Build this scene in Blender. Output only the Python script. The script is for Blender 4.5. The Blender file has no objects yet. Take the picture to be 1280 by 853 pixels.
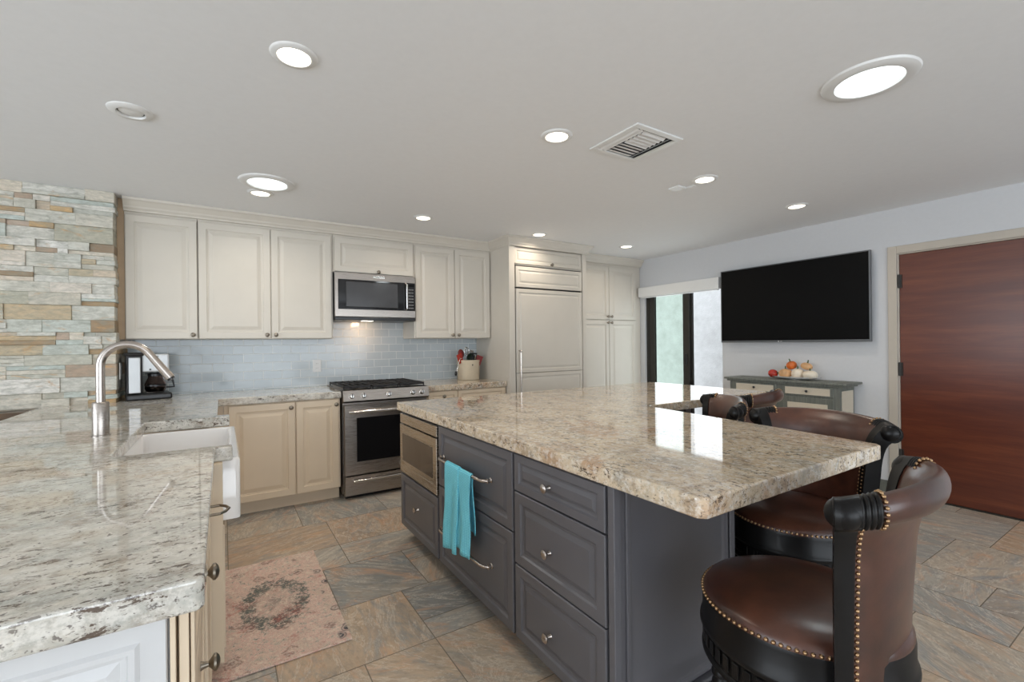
import bpy, bmesh, math, random
from mathutils import Vector, Matrix
random.seed(7)
C = bpy.context.scene.collection
R = math.radians
pi = math.pi
scn = bpy.context.scene

# ------------------------------------------------------------------ camera, world, light, exposure
cd = bpy.data.cameras.new('camera'); cam = bpy.data.objects.new('camera', cd); C.objects.link(cam)
cd.sensor_width = 36; cd.lens = 571.8 / 1280 * 36; cd.shift_y = 3.05 / 1280; cd.clip_start = .02
YAW = .5637
cam.matrix_world = (Matrix.Translation((0, 0, 1.311)) @ Matrix.Rotation(-YAW, 4, 'Z') @
                    Matrix.Rotation(pi / 2, 4, 'X') @ Matrix.Rotation(-.0106, 4, 'Z'))
scn.camera = cam
scn.view_settings.view_transform = 'Standard'
scn.view_settings.look = 'None'
scn.view_settings.gamma = 1
scn.view_settings.use_curve_mapping = False
scn.view_settings.exposure = 0.09
W = bpy.data.worlds.new('daylight'); scn.world = W; W.use_nodes = True
bg = W.node_tree.nodes['Background']; bg.inputs[0].default_value = (.84, .92, 1.0, 1); bg.inputs[1].default_value = 2.9

def area(name, loc, rot, sx, sy, power, col):
    l = bpy.data.lights.new(name, 'AREA'); l.shape = 'RECTANGLE'; l.size = sx; l.size_y = sy
    l.energy = power; l.color = col
    o = bpy.data.objects.new(name, l); C.objects.link(o); o.location = loc; o.rotation_euler = rot
    return o
for y_, w_ in ((3.905, .43), (3.36, .43)): area('sliding_door_daylight', (4.842, y_, 1.02), (R(90), 0, R(90)), w_, 1.76, 3.6, (.86, .94, 1.0))
CE = 2.42; XW = 4.82; YW = 4.74
XL = -4.6; YN = -3.6
# area lamps added as daylight at unseen windows behind the camera and on the left
area('unseen_window_lamp_near', (.6, YN + .02, 1.25), (R(90), 0, 0), 5.6, 1.9, 56, (.86, .93, 1.0))
area('unseen_window_lamp_left', (XL + .02, .6, 1.25), (R(90), 0, R(-90)), 4.6, 1.9, 80, (.86, .93, 1.0))
DOWNLIGHT_W = 2.8

# ------------------------------------------------------------------ materials
class N:
    def __init__(s, name):
        s.m = bpy.data.materials.new(name); s.m.use_nodes = True
        s.t = s.m.node_tree; s.b = s.t.nodes['Principled BSDF']
    def n(s, typ, **k):
        x = s.t.nodes.new(typ)
        for a, v in k.items(): setattr(x, a, v)
        return x
    def l(s, a, b): s.t.links.new(a, b)
    def coords(s, scale=(1, 1, 1), rot=(0, 0, 0), kind='Object', vec=None):
        mp = s.n('ShaderNodeMapping'); mp.inputs['Scale'].default_value = scale; mp.inputs['Rotation'].default_value = rot
        if vec is None: vec = s.n('ShaderNodeTexCoord').outputs[kind]
        s.l(vec, mp.inputs[0]); return mp.outputs[0]
    def noise(s, vec, scale, detail=3, rough=.5, dist=0, out='Fac'):
        x = s.n('ShaderNodeTexNoise'); x.inputs['Scale'].default_value = scale; x.inputs['Detail'].default_value = detail
        x.inputs['Roughness'].default_value = rough; x.inputs['Distortion'].default_value = dist
        s.l(vec, x.inputs['Vector']); return x.outputs[out]
    def ramp(s, fac, stops, interp='LINEAR'):
        x = s.n('ShaderNodeValToRGB'); x.color_ramp.interpolation = interp
        el = x.color_ramp.elements
        while len(el) < len(stops): el.new(.5)
        for e, (p, c) in zip(el, stops): e.position = p; e.color = (c if len(c) == 4 else (*c, 1))
        s.l(fac, x.inputs[0]); return x.outputs[0]
    def mix(s, fac, a, b, mode='MIX'):
        x = s.n('ShaderNodeMix', data_type='RGBA', blend_type=mode)
        for sock, v in ((x.inputs[0], fac), (x.inputs[6], a), (x.inputs[7], b)):
            if isinstance(v, (int, float)): sock.default_value = v
            elif isinstance(v, tuple): sock.default_value = (*v, 1) if len(v) == 3 else v
            else: s.l(v, sock)
        return x.outputs[2]
    def bump(s, h, strength=.2, dist=.002):
        x = s.n('ShaderNodeBump'); x.inputs['Strength'].default_value = strength; x.inputs['Distance'].default_value = dist
        s.l(h, x.inputs['Height']); s.l(x.outputs[0], s.b.inputs['Normal'])
    def set(s, **k):
        for a, v in k.items():
            i = s.b.inputs[a.replace('_', ' ')]
            if hasattr(v, 'links') or hasattr(v, 'is_linked'): s.l(v, i)
            else: i.default_value = v
        return s
def srgb(r, g, b):
    f = lambda c: (c / 255 / 12.92) if c / 255 <= .04045 else ((c / 255 + .055) / 1.055) ** 2.4
    return (f(r), f(g), f(b))
def plain(name, col, rough=.5, metal=0, var=.06, scale=12, coat=0, bump=0, spec=.5):
    a = N(name); v = a.coords()
    f = a.noise(v, scale, 4)
    lo = tuple(c * (1 - var) for c in col); hi = tuple(min(1, c * (1 + var)) for c in col)
    a.l(a.ramp(f, [(.3, lo), (.7, hi)]), a.b.inputs['Base Color'])
    a.set(Roughness=rough, Metallic=metal)
    a.b.inputs['Specular IOR Level'].default_value = spec
    a.b.inputs['Coat Weight'].default_value = coat; a.b.inputs['Coat Roughness'].default_value = .1
    if bump: a.bump(f, bump)
    return a.m
M = {}
M['cream'] = plain('cream_paint', srgb(206, 199, 187), .38, var=.02, scale=5)
M['cream_base'] = plain('cream_paint_warm_lit', srgb(222, 203, 177), .38, var=.02, scale=5)  # warmer copy of the cream: warm light put into the base cabinets' colour
M['white_panel'] = plain('white_paint', srgb(208, 208, 208), .4, var=.02)
M['grey_cab'] = plain('charcoal_paint', srgb(96, 95, 99), .33, var=.05, scale=6)
M['wall'] = plain('wall_paint', srgb(208, 209, 211), .7, var=.012, scale=40, bump=.05)
M['ceiling'] = plain('ceiling_paint', srgb(236, 237, 238), .8, var=.01, scale=30)
M['white_plastic'] = plain('white_plastic', srgb(228, 228, 226), .4, var=.01)
M['greige'] = plain('greige_trim', srgb(190, 181, 168), .5, var=.02)
M['black_plastic'] = plain('black_plastic', (.012, .012, .013), .3, var=.1)
M['black_iron'] = plain('cast_iron', (.018, .016, .016), .55, var=.2, scale=60, bump=.2)
M['dark_frame'] = plain('dark_bronze_frame', (.022, .019, .015), .45, var=.1)
M['black_wood'] = plain('black_lacquered_wood', (.005, .0045, .0045), .36, var=.3, scale=20, coat=.05, spec=.22)
M['brass_nail'] = plain('antique_brass', (.42, .27, .15), .32, 1, var=.15, scale=50)
M['bronze'] = plain('aged_pewter', (.27, .235, .19), .35, 1, var=.2, scale=60)
M['nickel'] = plain('brushed_nickel', (.50, .45, .41), .27, 1, var=.05, scale=40)
M['porcelain'] = plain('white_fireclay', srgb(236, 233, 230), .12, var=.01, coat=.6)
M['crock'] = plain('stoneware_glaze', srgb(214, 200, 176), .25, var=.05, scale=18, coat=.3)
M['screen'] = plain('tv_screen', (.003, .003, .0033), .28, var=.05, spec=.12)
M['bezel'] = plain('graphite_bezel', (.16, .17, .18), .4, .8, var=.05)
M['red'] = plain('red_glossy', (.42, .03, .018), .25, var=.25, scale=30)
M['dark_red'] = plain('dark_red_silicone', (.20, .02, .018), .4, var=.2)
M['green_stem'] = plain('green_stem', (.05, .09, .02), .5, var=.3)
M['tan_onion'] = plain('onion_skin', srgb(214, 168, 120), .4, var=.25, scale=14)
M['white_pumpkin'] = plain('white_gourd', srgb(232, 220, 200), .45, var=.08, scale=12)
M['orange'] = plain('orange_gourd', srgb(205, 105, 40), .4, var=.3, scale=22)
M['wood_light'] = plain('beech_wood', srgb(200, 160, 115), .5, var=.15, scale=30)
M['green_tool'] = plain('dark_green_nylon', (.02, .035, .02), .4, var=.2)
M['silver_plastic'] = plain('silver_plastic', srgb(205, 208, 210), .35, .2, var=.03)
M['dark_ledge'] = plain('dark_brown_wood', srgb(82, 62, 42), .35, var=.45, scale=9)
M['shaded_filler'] = plain('cream_in_tan_shade', srgb(176, 150, 120), .55, var=.08, scale=8)  # tan puts the shade beside the stone into the filler's colour
M['glass_dark'] = plain('black_oven_glass', (.006, .006, .007), .06, var=.05, spec=.6)
M['console_glass'] = None

def steel(name, col, rough, sc=(2, 2, 180)):
    a = N(name); f = a.noise(a.coords(sc), 6, 3)
    a.l(a.ramp(f, [(.3, tuple(c * .9 for c in col)), (.7, tuple(min(1, c * 1.08) for c in col))]), a.b.inputs['Base Color'])
    a.l(a.ramp(f, [(.3, (rough * .8,) * 3), (.7, (rough * 1.25,) * 3)]), a.b.inputs['Roughness'])
    a.set(Metallic=1.0); a.b.inputs['Anisotropic'].default_value = .5
    return a.m
M['steel'] = steel('stainless_steel', (.40, .36, .325), .30)
M['steel_warm'] = steel('champagne_stainless_steel', (.56, .50, .43), .26)
M['chrome'] = steel('polished_steel', (.72, .70, .68), .14, (1, 1, 1))

def granite(name, streak='X', warm=.5):
    a = N(name)
    sc = (1, 2.3, 2.3) if streak == 'X' else (2.3, 1, 2.3)
    rot = (0, 0, R(14) if streak == 'X' else R(-12))
    v = a.coords(sc, rot); iso = a.coords(); v2 = a.coords(tuple(1 + (q - 1) * .35 for q in sc), rot)
    g_ = (streak == 'X')
    big = a.noise(v2, 2.2, 7, .65, .8)
    if g_: base = a.ramp(big, [(.30, srgb(170, 170, 162)), (.42, srgb(202, 198, 188)), (.54, srgb(214, 208, 196)), (.66, srgb(190, 172, 150)), (.75, srgb(168, 166, 156))])
    else: base = a.ramp(big, [(.30, srgb(172, 154, 130)), (.42, srgb(202, 182, 154)), (.54, srgb(212, 194, 168)), (.66, srgb(184, 150, 118)), (.75, srgb(156, 140, 122))])
    mid = a.noise(v2, 10, 6, .7, .5)
    c1 = a.mix(a.ramp(mid, [(.50, (0,) * 3), (.62, (.7,) * 3)]), base, srgb(150, 128, 106) if not g_ else srgb(158, 146, 132))
    gr = a.noise(v2, 6, 6, .75, .8)
    c2 = a.mix(a.ramp(gr, [(.50, (0,) * 3), (.66, (.6,) * 3)]), c1, srgb(142, 144, 138))
    wh = a.noise(iso, 38, 5, .75)
    c3 = a.mix(a.ramp(wh, [(.48, (0,) * 3), (.62, (.6,) * 3)]), c2, srgb(232, 228, 220))
    fl = a.noise(v, 24, 4, .75, .3); dr = a.noise(iso, 4.2, 4, .65)
    m1 = a.ramp(fl, [(.57, (0,) * 3), (.61, (.95,) * 3)]); m2 = a.ramp(dr, [(.42, (.18,) * 3), (.56, (1,) * 3)])
    c4 = a.mix(a.mix(1.0, m1, m2, 'MULTIPLY'), c3, srgb(80, 64, 52))
    f2 = a.noise(v, 46, 3, .7, .2)
    c4 = a.mix(a.mix(1.0, a.ramp(f2, [(.60, (0,) * 3), (.66, (.85,) * 3)]), a.ramp(dr, [(.35, (.35,) * 3), (.6, (1,) * 3)]), 'MULTIPLY'), c4, srgb(74, 62, 54))
    sp = a.noise(iso, 80, 2, .6)
    c5 = a.mix(a.ramp(sp, [(.64, (0,) * 3), (.69, (.75,) * 3)]), c4, srgb(78, 68, 64))
    a.l(c5, a.b.inputs['Base Color'])
    a.set(Roughness=.035); a.b.inputs['Specular IOR Level'].default_value = .6
    a.b.inputs['IOR'].default_value = 1.6
    return a.m
M['granite_x'] = granite('granite_sink_run', 'X')
M['granite_y'] = granite('granite_island', 'Y')

def leather():
    a = N('brown_leather'); v = a.coords()
    f = a.noise(v, 7, 5, .6)
    a.l(a.ramp(f, [(.3, (.030, .011, .007)), (.5, (.062, .021, .012)), (.72, (.105, .038, .022))]), a.b.inputs['Base Color'])
    a.set(Roughness=.30); a.b.inputs['Coat Weight'].default_value = .25; a.b.inputs['Coat Roughness'].default_value = .25
    a.bump(a.noise(v, 120, 3), .12, .001)
    return a.m
M['leather'] = leather()

def tiles_backsplash():
    a = N('glass_subway_tile')
    tc = a.n('ShaderNodeTexCoord'); sx = a.n('ShaderNodeSeparateXYZ'); a.l(tc.outputs['Object'], sx.inputs[0])
    cx = a.n('ShaderNodeCombineXYZ'); a.l(sx.outputs[0], cx.inputs[0]); a.l(sx.outputs[2], cx.inputs[1])
    br = a.n('ShaderNodeTexBrick'); br.offset = .5
    a.l(cx.outputs[0], br.inputs['Vector'])
    br.inputs['Scale'].default_value = 1; br.inputs['Brick Width'].default_value = .1545; br.inputs['Row Height'].default_value = .0775
    br.inputs['Mortar Size'].default_value = .0024; br.inputs['Mortar Smooth'].default_value = .1
    br.inputs['Color1'].default_value = (*srgb(184, 193, 197), 1); br.inputs['Color2'].default_value = (*srgb(194, 202, 205), 1)
    br.inputs['Mortar'].default_value = (*srgb(232, 233, 230), 1)
    a.l(br.outputs[0], a.b.inputs['Base Color'])
    a.l(a.ramp(br.outputs['Fac'], [(0, (.10,) * 3), (1, (.7,) * 3)]), a.b.inputs['Roughness'])
    inv = a.ramp(br.outputs['Fac'], [(0, (1,) * 3), (1, (0,) * 3)])
    a.bump(inv, .5, .0015)
    return a.m
M['subway'] = tiles_backsplash()

def slate():
    a = N('slate_look_floor_tile')
    at = a.n('ShaderNodeAttribute'); at.attribute_name = 'tile'
    s = a.n('ShaderNodeSeparateColor'); a.l(at.outputs['Color'], s.inputs[0])
    tc = a.n('ShaderNodeTexCoord')
    off = a.n('ShaderNodeVectorMath', operation='MULTIPLY_ADD')
    a.l(at.outputs['Color'], off.inputs[0]); off.inputs[1].default_value = (37, 53, 11); a.l(tc.outputs['Object'], off.inputs[2])
    rt = a.n('ShaderNodeVectorRotate', rotation_type='Z_AXIS'); a.l(off.outputs[0], rt.inputs['Vector'])
    mm = a.n('ShaderNodeMath', operation='MULTIPLY'); a.l(s.outputs[1], mm.inputs[0]); mm.inputs[1].default_value = 3.1
    a.l(mm.outputs[0], rt.inputs['Angle'])
    v = a.coords((1, 2.6, 1), vec=rt.outputs[0])
    base = a.ramp(s.outputs[0], [(0, srgb(146, 147, 144)), (.2, srgb(164, 164, 158)), (.4, srgb(186, 181, 170)), (.6, srgb(200, 184, 163)), (.8, srgb(202, 172, 142)), (1, srgb(160, 155, 147))])
    n1 = a.noise(v, 2.2, 6, .6, 1.2)
    c = a.mix(a.ramp(n1, [(.48, (0,) * 3), (.68, (.6,) * 3)]), base, srgb(208, 184, 156))
    n2 = a.noise(v, 3.1, 6, .65, 1.6)
    c = a.mix(a.ramp(n2, [(.50, (0,) * 3), (.70, (.65,) * 3)]), c, srgb(146, 149, 148))
    n3 = a.noise(v, 9, 7, .7, 1.0)
    c = a.mix(a.ramp(n3, [(.35, (.35,) * 3), (.65, (0,) * 3)]), c, srgb(128, 114, 100))
    n4 = a.noise(v, 1.4, 8, .72, 2.5)
    c = a.mix(a.ramp(n4, [(.48, (0,) * 3), (.5, (.7,) * 3), (.52, (0,) * 3)]), c, srgb(222, 212, 196))
    n5 = a.noise(v, 16, 8, .8, .6)
    c = a.mix(a.ramp(n5, [(.50, (0,) * 3), (.62, (.32,) * 3)]), c, srgb(116, 104, 92))
    n6 = a.noise(v, 2.6, 8, .72, 1.4)
    c = a.mix(a.ramp(n6, [(.52, (0,) * 3), (.66, (.6,) * 3)]), c, srgb(212, 162, 124))
    n7 = a.noise(v, 1.9, 8, .72, 1.8)
    c = a.mix(a.ramp(n7, [(.52, (0,) * 3), (.66, (.6,) * 3)]), c, srgb(136, 144, 148))
    a.l(c, a.b.inputs['Base Color'])
    a.l(a.ramp(n3, [(.3, (.28,) * 3), (.7, (.42,) * 3)]), a.b.inputs['Roughness'])
    a.bump(n3, .15, .002)
    return a.m
M['slate'] = slate()
M['grout'] = plain('floor_grout', srgb(132, 122, 108), .8, var=.06)

def ledger():
    a = N('ledger_stone')
    at = a.n('ShaderNodeAttribute'); at.attribute_name = 'tile'
    s = a.n('ShaderNodeSeparateColor'); a.l(at.outputs['Color'], s.inputs[0])
    off = a.n('ShaderNodeVectorMath', operation='MULTIPLY_ADD'); tc = a.n('ShaderNodeTexCoord')
    a.l(at.outputs['Color'], off.inputs[0]); off.inputs[1].default_value = (31, 17, 43); a.l(tc.outputs['Object'], off.inputs[2])
    v = a.coords((1, 1, 2.5), vec=off.outputs[0])
    base = a.ramp(s.outputs[0], [(0, srgb(222, 218, 208)), (.15, srgb(206, 206, 196)), (.30, srgb(226, 214, 196)), (.42, srgb(196, 206, 200)), (.55, srgb(214, 196, 174)), (.68, srgb(236, 233, 226)), (.80, srgb(190, 188, 172)), (.88, srgb(212, 176, 126)), (.93, srgb(150, 126, 100)), (1, srgb(204, 182, 164))])
    n1 = a.noise(v, 9, 6, .7, .8)
    c = a.mix(a.ramp(n1, [(.45, (0,) * 3), (.7, (.7,) * 3)]), base, srgb(152, 154, 142))
    n2 = a.noise(v, 5, 6, .7, 1.2)
    c = a.mix(a.ramp(n2, [(.58, (0,) * 3), (.70, (.75,) * 3)]), c, srgb(206, 160, 106))
    n3 = a.noise(v, 22, 5, .7)
    c = a.mix(a.ramp(n3, [(.40, (.3,) * 3), (.6, (0,) * 3)]), c, srgb(122, 118, 104))
    a.l(c, a.b.inputs['Base Color']); a.set(Roughness=.75)
    a.bump(n1, .6, .01)
    return a.m
M['ledger'] = ledger()

def door_wood():
    a = N('mahogany_veneer')
    v = a.coords((1, .9, 9)); f = a.noise(v, 1.6, 7, .6, .35)
    g = a.noise(a.coords((1, 2, 60)), 4, 5, .6)
    c = a.ramp(f, [(.3, srgb(86, 40, 26)), (.5, srgb(100, 48, 30)), (.7, srgb(118, 62, 38))])
    c = a.mix(a.ramp(g, [(.4, (.22,) * 3), (.6, (0,) * 3)]), c, srgb(66, 28, 18))
    a.l(c, a.b.inputs['Base Color']); a.set(Roughness=.34)
    a.b.inputs['Coat Weight'].default_value = .3; a.b.inputs['Coat Roughness'].default_value = .22
    return a.m
M['mahogany'] = door_wood()

def washed(name, c0, c1, sc=(14, 14, 1)):
    a = N(name); f = a.noise(a.coords(sc), 5, 6, .65)
    a.l(a.ramp(f, [(.3, c0), (.7, c1)]), a.b.inputs['Base Color']); a.set(Roughness=.6); return a.m
M['grey_wash'] = washed('grey_washed_wood', srgb(92, 96, 90), srgb(126, 128, 120))
M['rattan'] = washed('woven_cane', srgb(196, 184, 164), srgb(222, 212, 194), (60, 60, 60))

def stucco():
    a = N('white_stucco'); f = a.noise(a.coords(), 5, 8, .7)
    a.l(a.ramp(f, [(.3, srgb(160, 156, 153)), (.7, srgb(182, 178, 176))]), a.b.inputs['Base Color']); a.set(Roughness=.9)
    a.bump(a.noise(a.coords(), 40, 5), .4, .01); return a.m
M['stucco'] = stucco()

def towel():
    a = N('teal_waffle_cotton')
    sx = a.n('ShaderNodeTexCoord'); v = a.coords((1, 1, 1))
    w1 = a.n('ShaderNodeTexWave', wave_type='BANDS', bands_direction='Z'); w1.inputs['Scale'].default_value = 42; a.l(v, w1.inputs[0])
    w2 = a.n('ShaderNodeTexWave', wave_type='BANDS', bands_direction='Y'); w2.inputs['Scale'].default_value = 42; a.l(v, w2.inputs[0])
    h = a.mix(.5, w1.outputs[0], w2.outputs[0])
    a.l(a.ramp(h, [(.2, srgb(92, 196, 222)), (.8, srgb(150, 236, 248))]), a.b.inputs['Base Color']); a.set(Roughness=.9)
    a.bump(h, .7, .003); return a.m
M['towel'] = towel()

def rug():
    a = N('faded_persian_rug')
    tc = a.n('ShaderNodeTexCoord'); v = tc.outputs['Object']
    n = a.noise(v, 34, 5, .8, .4); n2 = a.noise(v, 7, 5, .7, 1.2); n3 = a.noise(v, 55, 3, .8)
    c = a.ramp(n, [(.36, srgb(128, 130, 124)), (.43, srgb(228, 210, 194)), (.51, srgb(222, 176, 164)), (.56, srgb(238, 222, 204)), (.66, srgb(190, 128, 118)), (.74, srgb(166, 146, 136))])
    c = a.mix(a.ramp(n2, [(.4, (0,) * 3), (.65, (.55,) * 3)]), c, srgb(214, 196, 176))
    # medallion: elliptical distance, ragged by noise
    mp = a.coords((1 / .17, 1 / .27, 1), vec=v); ln = a.n('ShaderNodeVectorMath', operation='LENGTH'); 
    flat = a.n('ShaderNodeVectorMath', operation='MULTIPLY'); a.l(mp, flat.inputs[0]); flat.inputs[1].default_value = (1, 1, 0)
    a.l(flat.outputs[0], ln.inputs[0])
    ad = a.n('ShaderNodeMath', operation='MULTIPLY_ADD'); a.l(a.noise(v, 24, 5, .75), ad.inputs[0]); ad.inputs[1].default_value = .9; a.l(ln.outputs['Value'], ad.inputs[2])
    med = a.ramp(ad.outputs[0], [(.55, (.0,) * 3), (.62, (.75,) * 3), (.80, (.2,) * 3), (1.0, (.25,) * 3)])
    med2 = a.ramp(a.n('ShaderNodeMath', operation='MULTIPLY').outputs[0], [(0, (0,) * 3), (1, (0,) * 3)])
    dv = a.n('ShaderNodeMath', operation='MULTIPLY'); a.l(ad.outputs[0], dv.inputs[0]); dv.inputs[1].default_value = .5
    ring = a.ramp(dv.outputs[0], [(.30, (.55,) * 3), (.36, (.10,) * 3), (.46, (.15,) * 3), (.54, (.95,) * 3), (.66, (.95,) * 3), (.70, (.0,) * 3)])
    brk = a.ramp(a.noise(v, 42, 5, .8), [(.42, (.05,) * 3), (.50, (1,) * 3)])
    c = a.mix(a.mix(1.0, ring, brk, 'MULTIPLY'), c, srgb(98, 108, 104))
    vo = a.n('ShaderNodeTexVoronoi'); vo.inputs['Scale'].default_value = 7.5; a.l(a.mix(.06, v, a.noise(v, 20, 3, .6, out='Color')), vo.inputs['Vector'])
    mot = a.ramp(vo.outputs['Distance'], [(.10, (.7,) * 3), (.15, (.05,) * 3), (.22, (.7,) * 3), (.27, (0,) * 3)])
    c = a.mix(a.mix(1.0, mot, brk, 'MULTIPLY'), c, srgb(120, 92, 88))
    rd = a.ramp(a.noise(v, 5, 4, .7, .8), [(.52, (0,) * 3), (.66, (.7,) * 3)])
    c = a.mix(a.mix(1.0, rd, a.ramp(a.noise(v, 60, 3, .8), [(.42, (.2,) * 3), (.55, (1,) * 3)]), 'MULTIPLY'), c, srgb(190, 104, 94))
    c = a.mix(a.ramp(n3, [(.42, (.12,) * 3), (.6, (0,) * 3)]), c, srgb(140, 122, 114))
    # border band near the long edges
    sp = a.n('ShaderNodeSeparateXYZ'); a.l(v, sp.inputs[0])
    ab = a.n('ShaderNodeMath', operation='ABSOLUTE'); a.l(sp.outputs[0], ab.inputs[0])
    bd = a.ramp(ab.outputs[0], [(.215, (0,) * 3), (.22, (1,) * 3), (.285, (1,) * 3), (.29, (0,) * 3)])
    vor = a.n('ShaderNodeTexVoronoi'); vor.inputs['Scale'].default_value = 11; a.l(v, vor.inputs['Vector'])
    bl = a.ramp(vor.outputs['Distance'], [(.18, (1,) * 3), (.24, (.1,) * 3), (.3, (.8,) * 3), (.36, (0,) * 3)])
    c = a.mix(a.mix(1.0, bd, bl, 'MULTIPLY'), c, srgb(96, 92, 96))
    lw = a.noise(v, 48, 4, .7, 1.6)
    c = a.mix(a.ramp(lw, [(.465, (0,) * 3), (.49, (.42,) * 3), (.515, (0,) * 3)]), c, srgb(98, 88, 88))
    lc = a.noise(v, 30, 5, .8, 1.0)
    c = a.mix(a.ramp(lc, [(.54, (0,) * 3), (.62, (.6,) * 3)]), c, srgb(236, 222, 204))
    a.l(c, a.b.inputs['Base Color']); a.set(Roughness=.95); a.b.inputs['Specular IOR Level'].default_value = .1
    a.bump(n3, .5, .004)
    return a.m
M['rug'] = rug()

def glass(name, col, rough=0.0, ior=1.45):
    a = N(name); a.set(Roughness=rough); a.b.inputs['Base Color'].default_value = (*col, 1)
    a.b.inputs['Transmission Weight'].default_value = 1; a.b.inputs['IOR'].default_value = ior
    return a.m
M['glass_green'] = glass('green_tinted_glass', (.70, .84, .74), ior=1.03)
M['glass_clear'] = glass('clear_glass', (.96, .98, .98), ior=1.03)
M['carafe_glass'] = glass('coffee_carafe_glass', (.55, .45, .42), ior=1.2)
def emis(name, col, st):
    a = N(name); a.b.inputs['Base Color'].default_value = (*col, 1)
    a.b.inputs['Emission Color'].default_value = (*col, 1); a.b.inputs['Emission Strength'].default_value = st; return a.m
M['lamp_warm'] = emis('lit_warm_lens', (1, .90, .74), 5)
M['lamp_day'] = emis('daylight_diffuser', (.90, 1.0, 1.0), 2.2)

# ------------------------------------------------------------------ mesh helpers
def bm_(): return bmesh.new()
def box(bm, x0, x1, y0, y1, z0, z1):
    v = [bm.verts.new(p) for p in ((x0, y0, z0), (x1, y0, z0), (x1, y1, z0), (x0, y1, z0), (x0, y0, z1), (x1, y0, z1), (x1, y1, z1), (x0, y1, z1))]
    fs = []
    for f in ((0, 3, 2, 1), (4, 5, 6, 7), (0, 1, 5, 4), (1, 2, 6, 5), (2, 3, 7, 6), (3, 0, 4, 7)): fs.append(bm.faces.new([v[i] for i in f]))
    return fs
def prism(bm, poly, z0, z1):
    lo = [bm.verts.new((x, y, z0)) for x, y in poly]; hi = [bm.verts.new((x, y, z1)) for x, y in poly]
    n = len(poly)
    bm.faces.new(list(reversed(lo))); bm.faces.new(hi)
    for i in range(n): bm.faces.new((lo[i], lo[(i + 1) % n], hi[(i + 1) % n], hi[i]))
def lathe(bm, prof, seg=32, axis='Z', loc=(0, 0, 0)):
    loc = Vector(loc); rings = []
    def mk(r, h, a):
        p = (r * math.cos(a), r * math.sin(a), h)
        if axis == 'Y': p = (p[0], -h, p[1])
        if axis == 'X': p = (h, p[0], p[1])
        return bm.verts.new(Vector(p) + loc)
    for r, h in prof:
        rings.append([mk(0, h, 0)] if r < 1e-6 else [mk(r, h, 2 * pi * i / seg) for i in range(seg)])
    for a, b in zip(rings, rings[1:]):
        for i in range(seg):
            j = (i + 1) % seg
            if len(a) == 1 and len(b) == 1: continue
            if len(a) == 1: bm.faces.new((a[0], b[j], b[i]))
            elif len(b) == 1: bm.faces.new((a[i], a[j], b[0]))
            else: bm.faces.new((a[i], a[j], b[j], b[i]))
def tube(bm, pts, r, seg=12, closed=False):
    pts = [Vector(p) for p in pts]; n = len(pts); rings = []
    rr = r if isinstance(r, (list, tuple)) else [r] * n
    up = None
    for i, p in enumerate(pts):
        a = pts[(i - 1) % n] if (closed or i > 0) else p; b = pts[(i + 1) % n] if (closed or i < n - 1) else p
        t = (b - a).normalized()
        if up is None: up = t.orthogonal().normalized()
        up = (up - t * up.dot(t)).normalized(); s = t.cross(up)
        rings.append([bm.verts.new(p + (up * math.cos(2 * pi * k / seg) + s * math.sin(2 * pi * k / seg)) * rr[i]) for k in range(seg)])
    for i in range(n if closed else n - 1):
        a, b = rings[i], rings[(i + 1) % n]
        for k in range(seg): bm.faces.new((a[k], a[(k + 1) % seg], b[(k + 1) % seg], b[k]))
    if not closed:
        bm.faces.new(list(reversed(rings[0]))); bm.faces.new(rings[-1])
def ball(bm, loc, r, sub=1, sc=(1, 1, 1)):
    ret = bmesh.ops.create_icosphere(bm, subdivisions=sub, radius=r)
    for v in ret['verts']: v.co = Vector((v.co.x * sc[0], v.co.y * sc[1], v.co.z * sc[2])) + Vector(loc)
def obj(name, bm, mat, parent=None, bevel=0, smooth=False, seg=2, solid=0, sub=0, angle=35):
    bmesh.ops.recalc_face_normals(bm, faces=bm.faces)
    me = bpy.data.meshes.new(name); bm.to_mesh(me); bm.free()
    o = bpy.data.objects.new(name, me); C.objects.link(o); me.materials.append(M[mat] if isinstance(mat, str) else mat)
    if parent: o.parent = parent
    if solid:
        m = o.modifiers.new('solid', 'SOLIDIFY'); m.thickness = solid; m.offset = 0
    if bevel:
        m = o.modifiers.new('bevel', 'BEVEL'); m.width = bevel; m.segments = seg; m.limit_method = 'ANGLE'; m.angle_limit = R(40)
    if sub:
        m = o.modifiers.new('sub', 'SUBSURF'); m.levels = m.render_levels = sub
    if smooth:
        for p in me.polygons: p.use_smooth = True
        if smooth != 'all': me.set_sharp_from_angle(angle=R(angle))
    return o
def thing(name, label, cat, loc=(0, 0, 0), rz=0, group=None):
    o = bpy.data.objects.new(name, None); C.objects.link(o); o.location = loc; o.rotation_euler = (0, 0, rz)
    o.empty_display_size = .1
    o['label'] = label; o['category'] = cat
    if group: o['group'] = group
    return o
def tag(o, label, cat, group=None):
    o['label'] = label; o['category'] = cat
    if group: o['group'] = group
    return o
def struct(o): o['kind'] = 'structure'; return o
def copy_tree(o, parent=None):
    c = o.copy(); C.objects.link(c)
    if parent: c.parent = parent
    for ch in list(o.children): copy_tree(ch, c)
    return c

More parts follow.
